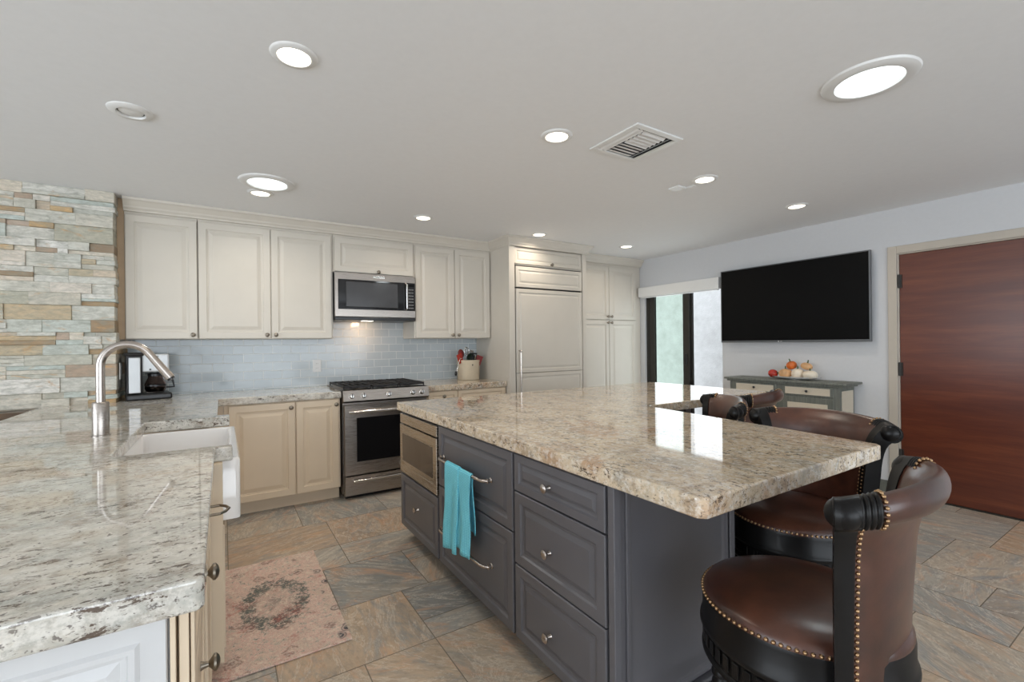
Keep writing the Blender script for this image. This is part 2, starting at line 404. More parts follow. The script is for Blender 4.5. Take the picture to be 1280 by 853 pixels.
# nested-rectangle panel: front at y = -t, rings of (inset, relief) ; x to the right, z up
RAISED = [(0, -.004), (.003, 0), (.052, 0), (.056, .006), (.062, .006), (.064, .009), (.072, .009), (.098, .002), (.104, .002)]
def panel(bm, x0, x1, z0, z1, t=.02, prof=RAISED, y=0):
    k = min(1, (min(x1 - x0, z1 - z0) * .5 - .012) / prof[-1][0])
    rings = []
    def ring(i, yy): return [bm.verts.new((a, yy, b)) for a, b in ((x0 + i, z0 + i), (x1 - i, z0 + i), (x1 - i, z1 - i), (x0 + i, z1 - i))]
    rings.append(ring(0, y)); rings.append(ring(0, y - t + .004))
    for ins, dep in prof[1:]: rings.append(ring(ins * k, y - t + dep))
    for a, b in zip(rings, rings[1:]):
        for i in range(4): bm.faces.new((a[i], a[(i + 1) % 4], b[(i + 1) % 4], b[i]))
    bm.faces.new(rings[-1]); bm.faces.new(list(reversed(rings[0])))
def knob(parent, x, z, mat, y=-.02, s=1.0):
    s *= 1.12
    b = bm_(); lathe(b, [(0, -.001), (.0085 * s, -.001), (.006 * s, .006 * s), (.005 * s, .012 * s), (.009 * s, .016 * s), (.0155 * s, .021 * s), (.0155 * s, .025 * s), (.011 * s, .029 * s), (.005 * s, .031 * s), (0, .0315 * s)], 20, 'Y', (x, y, z))
    return obj('knob', b, mat, parent, smooth=True)
def door(parent, name, x0, x1, z0, z1, mat, kn=None, kmat='bronze', prof=RAISED):
    b = bm_(); panel(b, x0, x1, z0, z1, prof=prof); d = obj(name, b, mat, parent)
    if kn: knob(d, kn[0], kn[1], kmat)
    return d

# ================================================================== SETTING
# floor: random ashlar of square and oblong tiles over a grout bed
u = .155; GX0, GY0 = .48 - 60 * u, 2.845 - 60 * u
nx, ny = int((XW - XL) / u) + 40, int((YW + 4) / u) + 20
occ = [[False] * 110 for _ in range(110)]
bm = bm_(); cl = bm.loops.layers.float_color.new('tile')
def put(i, j, w, h, c=None):
    for a in range(i, min(i + w, 110)):
        for b in range(j, min(j + h, 110)): occ[a][b] = True
    x0, x1, y0, y1 = GX0 + i * u, GX0 + (i + w) * u, GY0 + j * u, GY0 + (j + h) * u
    x0, x1 = max(x0, XL), min(x1, XW + .1); y0, y1 = max(y0, YN), min(y1, YW)
    if x1 - x0 < .01 or y1 - y0 < .01: return
    g = .0022; c = c or (random.random(), random.random(), random.random())
    vs = [bm.verts.new(p) for p in ((x0 + g, y0 + g, 0), (x1 - g, y0 + g, 0), (x1 - g, y1 - g, 0), (x0 + g, y1 - g, 0))]
    f = bm.faces.new(vs)
    for l in f.loops: l[cl] = (*c, 1)
put(60, 57, 3, 3, (.12, .22, .4)); put(58, 54, 4, 3, (.72, .5, .3)); put(62, 55, 2, 2, (.02, .1, .9)); put(63, 57, 1, 2, (.5, .7, .2))
put(61, 60, 4, 2, (.35, .0, .5)); put(57, 60, 4, 2, (.4, .8, .7)); put(62, 51, 4, 3, (.6, .3, .33)); put(58, 51, 2, 3, (.65, .3, .8))
SZ = [(3, 3), (4, 3), (3, 2), (2, 3), (2, 2), (2, 2), (4, 2), (1, 2), (2, 1), (1, 1)]
for j in range(110):
    for i in range(110):
        if occ[i][j]: continue
        random.shuffle(SZ)
        for w, h in sorted(SZ, key=lambda s: -s[0] * s[1] * random.uniform(.4, 1)):
            if i + w <= 110 and j + h <= 110 and all(not occ[a][b] for a in range(i, i + w) for b in range(j, j + h)):
                put(i, j, w, h); break
        else: put(i, j, 1, 1)
fo = obj('floor', bm, 'slate'); struct(fo)
for p in fo.data.polygons:
    if p.normal.z < 0: p.flip()
bm = bm_(); box(bm, XL, XW + 2.2, YN, YW, -.06, -.0012); struct(obj('floor_bed', bm, 'grout'))
bm = bm_(); box(bm, XL - .1, XW + .12, YN - .1, YW + .1, CE, CE + .08); struct(obj('ceiling', bm, 'ceiling'))
bm = bm_(); box(bm, XL, XW + .12, YW, YW + .1, 0, CE); struct(obj('wall_back', bm, 'wall'))
# right wall with the sliding door and the entry door openings
SY0, SY1, SZ1 = 3.13, 4.26, 2.02
DY0, DY1, DZ1 = .585, 1.525, 2.035
bm = bm_()
for y0, y1, z0, z1 in ((SY1, YW, 0, CE), (SY0, SY1, SZ1, CE), (DY1, SY0, 0, CE), (DY0, DY1, DZ1, CE), (YN, DY0, 0, CE)): box(bm, XW, XW + .12, y0, y1, z0, z1)
struct(obj('wall_right', bm, 'wall'))
# walls behind the camera, with unseen window openings added to light the room
bm = bm_()
for x0, x1, z0, z1 in ((XL, -2.2, 0, CE), (3.4, XW, 0, CE), (-2.2, 3.4, 0, .3), (-2.2, 3.4, 2.2, CE)): box(bm, x0, x1, YN - .1, YN, z0, z1)
struct(obj('wall_near', bm, 'wall'))
bm = bm_()
for y0, y1, z0, z1 in ((YN, -1.7, 0, CE), (2.9, YW, 0, CE), (-1.7, 2.9, 0, .3), (-1.7, 2.9, 2.2, CE)): box(bm, XL - .1, XL, y0, y1, z0, z1)
struct(obj('wall_side', bm, 'wall'))
# baseboard of slate tile along the right wall
bm = bm_(); box(bm, XW - .012, XW, 1.60, 3.08, 0, .10); struct(obj('baseboard_right', bm, 'grey_wash'))
# entry door
bm = bm_(); box(bm, XW + .012, XW + .052, DY0 + .02, DY1 - .012, .012, DZ1 - .012)
d2 = struct(obj('door_2', bm, 'mahogany', bevel=.002))
for z in (1.80, 1.06, .33):
    bm = bm_(); box(bm, XW - .002, XW + .012, DY1 - .03, DY1 - .002, z - .055, z + .055); lathe(bm, [(0, z - .058), (.008, z - .056), (.008, z + .056), (0, z + .058)], 12, 'Z', (XW - .004, DY1 - .012, 0)); obj('hinge', bm, 'dark_frame', d2)
bm = bm_(); box(bm, XW + .0, XW + .06, DY0, DY1, 0, .012); obj('door_threshold', bm, 'dark_frame', d2)
bm = bm_(); lathe(bm, [(0, 0), (.028, 0), (.028, .01), (.012, .012), (.012, .04), (.026, .045), (.03, .06), (.02, .075), (0, .078)], 20, 'X', (XW + .012, DY0 + .09, 1.0))
for v in bm.verts: v.co.x = 2 * (XW + .012) - v.co.x
obj('door_handle', bm, 'nickel', d2, smooth=True)
bm = bm_()
f = .062
for y0, y1, z0, z1 in ((DY1, DY1 + f, 0, DZ1 + f), (DY0 - f, DY0, 0, DZ1 + f), (DY0, DY1, DZ1, DZ1 + f)):
    box(bm, XW - .014, XW + .0, y0, y1, z0, z1)
box(bm, XW, XW + .11, DY1 - .010, DY1, 0, DZ1); box(bm, XW, XW + .11, DY0, DY0 + .010, 0, DZ1); box(bm, XW, XW + .11, DY0, DY1, DZ1 - .010, DZ1)
struct(obj('trim_1', bm, 'greige', bevel=.003))
# sliding glass door: fixed clear pane and sliding tinted pane in dark bronze frames
bm = bm_()
box(bm, XW + .03, XW + .11, SY1 - .045, SY1, .03, SZ1); box(bm, XW + .03, XW + .11, SY0, SY0 + .012, .03, SZ1)
box(bm, XW + .03, XW + .11, SY0, SY1, SZ1 - .03, SZ1); box(bm, XW + .03, XW + .11, SY0, SY1, 0, .03)
s1 = struct(obj('door_1', bm, 'dark_frame'))
bm = bm_(); box(bm, XW + .075, XW + .105, 3.58, 3.66, .03, SZ1 - .03); box(bm, XW + .075, XW + .105, SY0, 3.58, .03, .09); obj('fixed_frame', bm, 'dark_frame', s1)
bm = bm_(); box(bm, XW + .035, XW + .068, 3.60, 3.685, .03, SZ1 - .03); box(bm, XW + .035, XW + .068, 4.125, 4.215, .03, SZ1 - .03)
box(bm, XW + .035, XW + .068, 3.685, 4.125, .03, .10); box(bm, XW + .035, XW + .068, 3.685, 4.125, SZ1 - .09, SZ1 - .03); obj('sliding_frame', bm, 'dark_frame', s1)
bm = bm_(); box(bm, XW + .05, XW + .056, 3.685, 4.125, .10, SZ1 - .09); obj('tinted_pane', bm, 'glass_green', s1)
bm = bm_(); box(bm, XW + .088, XW + .094, SY0 + .012, 3.58, .09, SZ1 - .03); obj('clear_pane', bm, 'glass_clear', s1)
bm = bm_(); box(bm, XW + .022, XW + .036, 3.625, 3.66, 1.02, 1.16); obj('handle', bm, 'black_plastic', s1, bevel=.003)
# white roller-shade cassette over the sliding door
t = thing('roller_shade', 'white boxed window shade rolled up above the sliding glass door', 'window shade', (XW, 3.71, 1.91))
bm = bm_(); box(bm, -.075, -.001, -.585, .60, 0, .13); obj('cassette', bm, 'white_plastic', t, bevel=.006)
bm = bm_(); box(bm, -.055, -.02, -.56, .575, -.012, .0); obj('bottom_rail', bm, 'white_plastic', t, bevel=.003)
# patio outside
bm = bm_(); box(bm, XW + 1.9, XW + 2.05, -1.5, 9, 0, 2.6); struct(obj('wall_patio', bm, 'stucco'))

# stacked ledger stone pier on the left, each stone laid proud or shy of its neighbours
bm = bm_(); cl = bm.loops.layers.float_color.new('tile')
SX0, SX1, SYF = -2.6, -.65, 4.28
def stone(xa, xb, za, zb):
    dd = random.uniform(-.014, .012); c = (random.random(), random.random(), random.random())
    jog = random.uniform(-.006, .008) if xb >= SX1 - 1e-6 else 0
    for f_ in box(bm, xa + .0003, xb - .0003 + jog, SYF + dd, YW, za + .0003, zb - .0003):
        for l in f_.loops: l[cl] = (*c, 1)
z = .0
while z < CE - .001:
    h = min(random.choice([.085, .10, .115, .07]), CE - z)
    if CE - z - h < .04: h = CE - z
    x = SX0 - random.uniform(0, .3)
    x = SX0
    while x < SX1 - 1e-6:
        x1 = x + random.uniform(.13, .34)
        if SX1 - x1 < .12: x1 = SX1
        k = random.choice([1, 1, 2, 2, 3])
        if k == 1: stone(x, x1, z, z + h * .999)
        else:
            cuts = sorted(random.uniform(.25, .75) for _ in range(k - 1)) if k == 2 else [.33 + random.uniform(-.06, .06), .67 + random.uniform(-.06, .06)]
            zz = [0] + cuts + [1]
            for q0, q1 in zip(zz, zz[1:]):
                if random.random() < .45:
                    m_ = x + (x1 - x) * random.uniform(.3, .7); stone(x, m_, z + h * q0, z + h * q1); stone(m_, x1, z + h * q0, z + h * q1)
                else: stone(x, x1, z + h * q0, z + h * q1)
        x = x1
    z += h
st = struct(obj('wall_left', bm, 'ledger', bevel=.002, seg=1))
bm = bm_(); box(bm, SX0, -1.0, SYF - .045, SYF - .014, 0, .905); box(bm, SX0, -1.02, SYF - .16, SYF - .014, .868, .905)
struct(obj('trim_2', bm, 'dark_ledge', bevel=.003))

# glass subway tile backsplash
bm = bm_(); box(bm, -.65, 2.5, YW - .008, YW, .90, 1.60); struct(obj('trim_3', bm, 'subway'))

# crown moulding along the cabinet tops
path = [(-.612, 4.385), (2.50, 4.385), (2.50, 3.985), (3.55, 3.985), (3.55, 4.325), (4.82, 4.325)]
prof = [(-.03, 2.325), (.006, 2.325), (.010, 2.338), (.020, 2.350), (.024, 2.362), (.046, 2.392), (.058, 2.402), (.060, CE - .001), (-.03, CE - .001)]
bm = bm_(); rings = []
for i, p in enumerate(path):
    p = Vector(p); n_ = []
    if i > 0: d = (p - Vector(path[i - 1])).normalized(); n_.append(Vector((d.y, -d.x)))
    if i < len(path) - 1: d = (Vector(path[i + 1]) - p).normalized(); n_.append(Vector((d.y, -d.x)))
    m_ = n_[0] if len(n_) == 1 else (n_[0] + n_[1]) / (1 + n_[0].dot(n_[1]))
    rings.append([bm.verts.new((p.x + m_.x * o_, p.y + m_.y * o_, z_)) for o_, z_ in prof])
for a, b in zip(rings, rings[1:]):
    for k in range(len(prof)): bm.faces.new((a[k], a[(k + 1) % len(prof)], b[(k + 1) % len(prof)], b[k]))
bm.faces.new(rings[0]); bm.faces.new(list(reversed(rings[-1])))
struct(obj('trim_4', bm, 'cream'))

# ================================================================== CABINETS
def upper(name, label, x0, x1, z0, z1, doors, knobs, y=4.40, back=YW - .008, group=None, mat='cream', top=2.33):
    t = thing(name, label, 'cabinet', ((x0 + x1) / 2, y, z0), 0, group)
    w = (x1 - x0) / 2; b = bm_(); box(b, -w, w, .0, back - y, 0, top - z0); obj('body', b, mat, t, bevel=.001)
    for i, (a, c) in enumerate(doors):
        door(t, 'door', a - (x0 + x1) / 2, c - (x0 + x1) / 2, .004, z1 - z0, mat, (knobs[i][0] - (x0 + x1) / 2, knobs[i][1] - z0))
    return t
upper('wall_cabinet', 'cream single-door wall cabinet beside the stacked stone pier', -.61, -.165, 1.372, 2.302, [(-.605, -.168)], [(-.195, 1.405)])
upper('wall_cabinet', 'cream double-door wall cabinet left of the hanging microwave', -.162, .852, 1.372, 2.302, [(-.158, .347), (.353, .838)], [(.318, 1.405), (.384, 1.405)])
upper('wall_cabinet', 'short cream one-door cabinet right above the hanging microwave', .854, 1.622, 1.985, 2.302, [(.866, 1.612)], [(1.262, 2.003)])
upper('wall_cabinet', 'cream double-door wall cabinet between microwave and refrigerator', 1.624, 2.498, 1.372, 2.302, [(1.636, 2.062), (2.068, 2.488)], [(2.030, 1.405), (2.100, 1.405)])
# narrow scribe filler against the stone
bm = bm_(); box(bm, -.655, -.6125, 4.408, YW - .01, 1.372, CE - .002); tag(obj('filler_strip', bm, 'shaded_filler'), 'narrow filler strip with tan shade put into its colour, between the stone pier and first wall cabinet', 'trim')

# refrigerator tall surround (side panels and cap) with panelled refrigerator inside
t = thing('refrigerator_surround', 'tall cream cabinet surround enclosing the panelled refrigerator', 'cabinet', (3.025, 4.0, 0))
bm = bm_(); box(bm, -.525, -.455, 0, .732, 0, 2.33); obj('side_panel', bm, 'cream', t, bevel=.002)
bm = bm_(); box(bm, .468, .525, 0, .732, 0, 2.33); obj('side_panel', bm, 'cream', t, bevel=.002)
bm = bm_(); box(bm, -.455, .468, .03, .732, 2.135, 2.33); obj('top_box', bm, 'cream', t)
fd = door(t, 'flap_door', -.452, .462, 2.150, 2.318, 'cream', (0.03, 2.166), prof=[(0, -.004), (.003, 0), (.03, 0), (.034, .006), (.04, .008), (.055, .002), (.06, .002)])
fd.location.y = .03
t = thing('refrigerator', 'tall built-in refrigerator faced with cream raised panels', 'refrigerator', (3.032, 4.0, 0))
bm = bm_(); box(bm, -.455, .455, .03, .72, .10, 2.130); obj('body', bm, 'black_plastic', t)
SM = [(0, -.004), (.003, 0), (.036, 0), (.040, .006), (.048, .008), (.066, .002), (.07, .002)]
b = bm_(); panel(b, -.447, .452, 1.902, 2.120, prof=SM); gp = obj('grille_panel', b, 'cream', t); gp.location.y = .02
dr = bm_(); panel(dr, -.447, .452, 1.0, 1.885, prof=SM); d = obj('door', dr, 'cream', t); d.location.y = .02
dr = bm_(); panel(dr, -.447, .452, .12, .996, prof=SM); d1_ = obj('lower_panel', dr, 'cream', t); d1_.location.y = .02
b = bm_(); tube(b, [(-.415, -.02, 1.235), (-.415, -.055, 1.225), (-.415, -.055, .62), (-.415, -.02, .61)], .008, 10); ball(b, (-.415, -.055, 1.228), .014, 2); obj('handle', b, 'nickel', d, smooth=True)
bm = bm_(); box(bm, -.455, .455, .06, .1, 0, .10); obj('kick_plate', bm, 'cream', t)

t = thing('pantry_cabinet', 'tall cream four-door pantry cabinet in the corner by the sliding door', 'cabinet', (4.185, 4.34, 0))
bm = bm_(); box(bm, -.632, .630, 0, YW - 4.34 - .002, .10, 2.33); obj('body', bm, 'cream', t, bevel=.001)
bm = bm_(); box(bm, -.632, .630, .06, .09, 0, .10); obj('toe_kick', bm, 'cream', t)
for a, b_ in ((-.46, .033), (.039, .53)):
    kx = .005 if a < 0 else .067
    door(t, 'door', a, b_, 1.605, 2.285, 'cream', (kx, 1.645)); door(t, 'door', a, b_, .115, 1.595, 'cream', (kx, 1.565))

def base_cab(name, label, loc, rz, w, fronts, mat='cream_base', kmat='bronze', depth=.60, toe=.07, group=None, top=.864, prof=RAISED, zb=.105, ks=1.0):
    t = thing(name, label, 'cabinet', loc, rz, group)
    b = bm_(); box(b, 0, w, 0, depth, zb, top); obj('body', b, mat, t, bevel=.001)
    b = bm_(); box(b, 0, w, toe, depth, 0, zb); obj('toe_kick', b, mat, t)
    for kind, x0, x1, z0, z1, kn in fronts:
        d = door(t, kind, x0, x1, z0, z1, mat, None, prof=prof)
        if kn: knob(d, kn[0], kn[1], kmat, s=ks)
    return t
YF = 4.08
base_cab('base_cabinet', 'cream two-door base cabinet left of the range', (0.0, YF, 0), 0, .838,
         [('door', .03, .488, .11, .856, (.458, .815)), ('door', .496, .825, .11, .856, (.802, .815))])
base_cab('base_cabinet', 'cream drawer base cabinet between the range and refrigerator panel', (1.620, YF, 0), 0, .875,
         [('drawer', .012, .312, .70, .856, (.165, .812)), ('drawer', .320, .863, .70, .856, None), ('door', .012, .312, .11, .692, (.28, .66)), ('door', .320, .863, .11, .692, (.36, .66))])
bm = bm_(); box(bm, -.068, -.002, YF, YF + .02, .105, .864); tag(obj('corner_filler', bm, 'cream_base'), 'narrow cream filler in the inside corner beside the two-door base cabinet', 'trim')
# left run, facing +X
LX = -.07; RZ = R(90)
base_cab('base_cabinet', 'cream three-drawer cabinet at the near end of the sink counter', (LX, 1.018, 0), RZ, .543,
         [('drawer', .02, .53, .68, .856, (.285, .775)), ('drawer', .02, .53, .40, .67, (.285, .56)), ('drawer', .02, .53, .11, .39, (.285, .27))], depth=.62, ks=1.1)
DWT = thing('dishwasher', 'dishwasher behind a cream panel just before the white sink', 'dishwasher', (LX, 1.565, 0), RZ)
bm = bm_(); box(bm, 0, .50, .0, .58, .10, .862); obj('body', bm, 'black_plastic', DWT)
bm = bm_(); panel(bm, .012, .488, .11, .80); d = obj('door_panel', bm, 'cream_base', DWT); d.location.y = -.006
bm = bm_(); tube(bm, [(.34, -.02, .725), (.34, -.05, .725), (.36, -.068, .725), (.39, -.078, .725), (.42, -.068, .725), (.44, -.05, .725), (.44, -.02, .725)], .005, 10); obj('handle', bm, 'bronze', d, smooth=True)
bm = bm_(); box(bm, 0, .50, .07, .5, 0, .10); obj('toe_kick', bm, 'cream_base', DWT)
base_cab('sink_cabinet', 'cream sink base cabinet carrying the white apron-front sink', (-.02, 2.152, 0), RZ, .864,
         [('door', .005, .430, .11, .60, (.40, .56)), ('door', .434, .859, .11, .60, (.464, .56))], depth=.44, top=.615)
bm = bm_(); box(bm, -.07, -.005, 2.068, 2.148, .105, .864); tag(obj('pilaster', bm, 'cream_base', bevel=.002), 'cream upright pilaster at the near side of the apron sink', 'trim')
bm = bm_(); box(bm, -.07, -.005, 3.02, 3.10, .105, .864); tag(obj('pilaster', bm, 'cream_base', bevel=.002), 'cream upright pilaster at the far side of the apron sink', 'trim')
base_cab('base_cabinet', 'cream corner cabinet between the apron sink and the back wall run', (LX, 3.15, 0), RZ, .90,
         [('door', .02, .45, .11, .856, (.42, .82)), ('door', .456, .88, .11, .856, (.49, .82))], depth=.62)
# near-end decorative panel
t = thing('end_panel', 'white raised end panel under the near end of the left counter', 'cabinet panel', (-.082, .985, 0))
bm = bm_(); box(bm, -.95, .0, .0, .03, 0.0, .864); obj('backing', bm, 'white_panel', t)
bm = bm_(); panel(bm, -.62, -.002, .02, .862, t=.02, prof=[(0, -.004), (.002, 0), (.036, 0), (.042, -.005), (.050, -.005), (.054, .006), (.062, .008), (.078, .002), (.082, .002)]); obj('raised_panel', bm, 'white_panel', t)
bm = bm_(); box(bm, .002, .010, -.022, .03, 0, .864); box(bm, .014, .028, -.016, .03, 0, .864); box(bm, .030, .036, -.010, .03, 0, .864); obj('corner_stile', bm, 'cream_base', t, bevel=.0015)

# left counter, with the cut-out and bump-out for the apron sink
def slab(name, poly, holes, mat, label, z0=.865, z1=.92, bevel=.006):
    bm = bm_(); prism(bm, poly, z0, z1)
    o = obj(name, bm, mat, bevel=bevel, seg=3)
    return tag(o, label, 'countertop')
FX = -.03
poly = [(-1.03, .935), (FX - .01, .935), (FX, .945), (FX, 2.10), (.028, 2.10), (.028, 2.15), (-.345, 2.15), (-.345, 3.02), (.028, 3.02), (.028, 3.10), (FX, 3.10),
        (FX, 4.05), (.845, 4.05), (.845, YW - .008), (-.645, YW - .008), (-.645, 4.27), (-1.03, 4.27)]
slab('countertop', poly, None, 'granite_x', 'L-shaped beige granite countertop running from the sink to the range')
slab('countertop', [(1.614, 4.05), (2.495, 4.05), (2.495, YW - .008), (1.614, YW - .008)], None, 'granite_y', 'short granite countertop right of the range under the utensil crock')

# apron sink
t = thing('apron_sink', 'white fireclay apron-front sink set into the left granite counter', 'sink', (-.15, 2.585, .62))
b = bm_()
ox0, ox1, oy0, oy1 = -.235, .205, -.432, .432
def rr(x0, x1, y0, y1, z, r, n=5):
    pts = []
    for cx_, cy_, a0 in ((x1 - r, y1 - r, 0), (x0 + r, y1 - r, 90), (x0 + r, y0 + r, 180), (x1 - r, y0 + r, 270)):
        for k in range(n + 1): a = R(a0 + 90 * k / n); pts.append(b.verts.new((cx_ + r * math.cos(a), cy_ + r * math.sin(a), z)))
    return pts
rings = [rr(ox0, ox1, oy0, oy1, 0, .02), rr(ox0, ox1, oy0, oy1, .232, .02), rr(ox0 + .006, ox1 - .006, oy0 + .006, oy1 - .006, .243, .02),
         rr(ox0 + .025, ox1 - .025, oy0 + .022, oy1 - .022, .243, .03), rr(ox0 + .032, ox1 - .032, oy0 + .03, oy1 - .03, .235, .03), rr(ox0 + .045, ox1 - .045, oy0 + .05, oy1 - .05, .03, .05), rr(ox0 + .08, ox1 - .08, oy0 + .09, oy1 - .09, .018, .05)]
for a, c in zip(rings, rings[1:]):
    n_ = len(a)
    for i in range(n_): b.faces.new((a[i], a[(i + 1) % n_], c[(i + 1) % n_], c[i]))
b.faces.new(rings[-1]); b.faces.new(list(reversed(rings[0])))
obj('basin', b, 'porcelain', t, smooth=True, angle=50)
b = bm_(); lathe(b, [(0, .0), (.03, .0), (.045, .004), (.045, .0), (.04, -.002)], 24, 'Z', (-.02, 0, .021)); obj('drain', b, 'steel', t, smooth=True)

# faucet
t = thing('faucet', 'tall brushed nickel gooseneck faucet behind the apron sink', 'faucet', (-.462, 2.70, .92))
b = bm_(); lathe(b, [(0, 0), (.034, 0), (.034, .004), (.030, .006), (.030, .145), (.027, .150), (.0, .150)], 32); obj('base', b, 'steel', t, smooth=True)
pts = [(0, 0, .14), (0, 0, .30)]
rA = .095
for k in range(1, 19): a = pi - k * pi * .83 / 18; pts.append((rA + rA * math.cos(a), -.0, .31 + rA * math.sin(a)))
dx = pts[-1][0] - pts[-2][0]; dz = pts[-1][2] - pts[-2][2]; L_ = math.hypot(dx, dz)
pts2 = pts + [(pts[-1][0] + dx / L_ * .02, 0, pts[-1][2] + dz / L_ * .02)]
b = bm_(); tube(b, pts2, .0165, 20); obj('spout', b, 'nickel', t, smooth=True)
e = pts2[-1]; b = bm_(); tube(b, [(e[0], 0, e[2]), (e[0] + dx / L_ * .085, 0, e[2] + dz / L_ * .085), (e[0] + dx / L_ * .115, 0, e[2] + dz / L_ * .115)], [.017, .0185, .0195], 20)
sp = obj('spray_head', b, 'nickel', t, smooth=True)
b = bm_(); q = (e[0] + dx / L_ * .116, e[2] + dz / L_ * .116); tube(b, [(q[0], 0, q[1]), (q[0] + dx / L_ * .008, 0, q[1] + dz / L_ * .008)], .016, 16); obj('nozzle', b, 'black_plastic', sp)
b = bm_(); tube(b, [(0, .03, .09), (0, .045, .09), (.0, .10, .12)], [.011, .009, .006], 12); obj('lever', b, 'nickel', t, smooth=True)
for o_ in t.children: pass
t.rotation_euler = (0, 0, R(-6))

# ================================================================== APPLIANCES
def text(name, s, size, mat, parent, loc, rot, ext=.0006):
    c = bpy.data.curves.new(name, 'FONT'); c.body = s; c.size = size; c.extrude = ext; c.align_x = 'CENTER'; c.align_y = 'CENTER'
    o = bpy.data.objects.new(name, c); C.objects.link(o)
    dg = bpy.context.evaluated_depsgraph_get(); me = bpy.data.meshes.new_from_object(o.evaluated_get(dg)); bpy.data.objects.remove(o)
    o = bpy.data.objects.new(name, me); C.objects.link(o); me.materials.clear(); me.materials.append(M[mat]); o.parent = parent; o.location = loc; o.rotation_euler = rot
    return o
# gas range (slide-in)
t = thing('range', 'stainless steel slide-in gas range below the hanging microwave', 'range', (1.232, 4.03, 0))
b = bm_(); box(b, -.377, .377, .03, .68, .04, .90); obj('body', b, 'steel', t)
b = bm_(); prism(b, [(-.381, -.005), (.381, -.005), (.381, .69), (-.381, .69)], .905, .925); obj('cooktop', b, 'steel', t, bevel=.003)
b = bm_()
vs = [(-.381, .02, .815), (.381, .02, .815), (.381, .10, .815), (-.381, .10, .815), (-.381, -.035, .835), (.381, -.035, .835), (.381, -.015, .925), (-.381, -.015, .925), (.381, .10, .925), (-.381, .10, .925)]
v = [b.verts.new(p) for p in vs]
for f_ in ((0, 1, 5, 4), (4, 5, 6, 7), (7, 6, 8, 9), (9, 8, 2, 3), (3, 2, 1, 0), (0, 4, 7, 9, 3), (1, 2, 8, 6, 5)): b.faces.new([v[i] for i in f_])
cp = obj('control_panel', b, 'steel', t, bevel=.002)
for x in (-.315, -.215, .005, .225, .312):
    b = bm_(); lathe(b, [(0, 0), (.024, 0), (.024, .004), (.019, .006), (.018, .028), (.015, .032), (0, .033)], 24, 'Y', (0, 0, 0))
    k = obj('knob', b, 'chrome', cp, smooth=True); k.location = (x, -.026, .878); k.rotation_euler = (R(-10), 0, 0)
    b = bm_(); box(b, -.003, .003, -.036, -.032, -.015, .015); g = obj('pointer', b, 'black_plastic', k)
b = bm_(); panel(b, -.374, .374, .205, .800, t=.03, prof=[(0, -.004), (.003, 0), (.085, 0), (.088, .004), (.1, .004)]); od = obj('oven_door', b, 'steel', t); od.location.y = .0
b = bm_(); box(b, -.275, .275, -.0315, -.027, .315, .690); obj('window', b, 'glass_dark', od, bevel=.002)
b = bm_(); tube(b, [(-.33, -.028, .742), (-.33, -.07, .745)], .010, 12); tube(b, [(.33, -.028, .742), (.33, -.07, .745)], .010, 12); tube(b, [(-.345, -.072, .745), (.345, -.072, .745)], .0125, 16); obj('handle', b, 'chrome', od, smooth=True)
b = bm_(); box(b, .09, .25, -.0325, -.029, .240, .272); bd = obj('badge', b, 'chrome', od, bevel=.002)
text('lettering', 'KitchenAid', .026, 'black_plastic', bd, (.17, -.0330, .256), (R(90), 0, 0))
b = bm_(); panel(b, -.374, .374, .035, .195, t=.03, prof=[(0, -.004), (.003, 0), (.02, 0)]); wd = obj('warming_drawer', b, 'steel', t)
b = bm_(); tube(b, [(-.30, -.028, .158), (-.30, -.058, .16)], .008, 12); tube(b, [(.30, -.028, .158), (.30, -.058, .16)], .008, 12); tube(b, [(-.31, -.06, .16), (.31, -.06, .16)], .010, 14); obj('handle', b, 'chrome', wd, smooth=True)
b = bm_(); box(b, -.36, .36, .03, .06, 0, .035); obj('kick_plate', b, 'black_plastic', t)
for cx_ in (-.247, 0, .247):
    b = bm_()
    for yy in (.05, .335, .635): box(b, cx_ - .118, cx_ + .118, yy, yy + .012, .940, .958)
    for xx in (-.118, -.062, -.005, .052, .107): box(b, cx_ + xx, cx_ + xx + .011, .05, .647, .942, .960)
    for xx in (-.118, .107):
        for yy in (.05, .635): box(b, cx_ + xx, cx_ + xx + .011, yy, yy + .012, .924, .945)
    for yy in (.19, .49): lathe(b, [(0, .926), (.042, .926), (.042, .934), (.03, .938), (0, .938)], 20, 'Z', (cx_, yy, 0))
    obj('grate', b, 'black_iron', t, bevel=.002, seg=1)

# over-the-range microwave
t = thing('microwave_oven', 'stainless steel microwave hanging above the range', 'microwave', (1.238, 4.36, 1.553))
b = bm_(); box(b, -.380, .380, .0, .37, .0, .424); obj('body', b, 'black_plastic', t)
b = bm_(); box(b, -.380, .380, -.020, .0, .020, .424); fr = obj('door', b, 'steel', t, bevel=.003)
b = bm_(); box(b, -.352, .375, -.024, -.019, .088, .362); obj('glass_front', b, 'glass_dark', fr, bevel=.002)
b = bm_(); panel(b, -.285, .200, .110, .345, t=.002, y=-.024, prof=[(0, 0), (.002, 0), (.006, .001), (.01, .001)]); obj('window', b, plain('grey_tinted_window', (.055, .055, .058), .15), fr)
b = bm_(); tube(b, [(.282, -.022, .352), (.282, -.055, .342), (.282, -.055, .108), (.282, -.022, .098)], .009, 14); obj('handle', b, 'chrome', fr, smooth=True)
b = bm_()
for i in range(7):
    for j in range(3): box(b, .308 + j * .018, .320 + j * .018, -.0255, -.0235, .110 + i * .030, .120 + i * .030)
obj('keypad', b, plain('grey_print', (.25, .25, .25), .5), fr)
b = bm_(); box(b, .306, .362, -.0256, -.0236, .325, .345); obj('display', b, 'screen', fr)
b = bm_(); box(b, -.035, .075, -.0225, -.0195, .385, .408); bd = obj('badge', b, 'chrome', fr, bevel=.002)
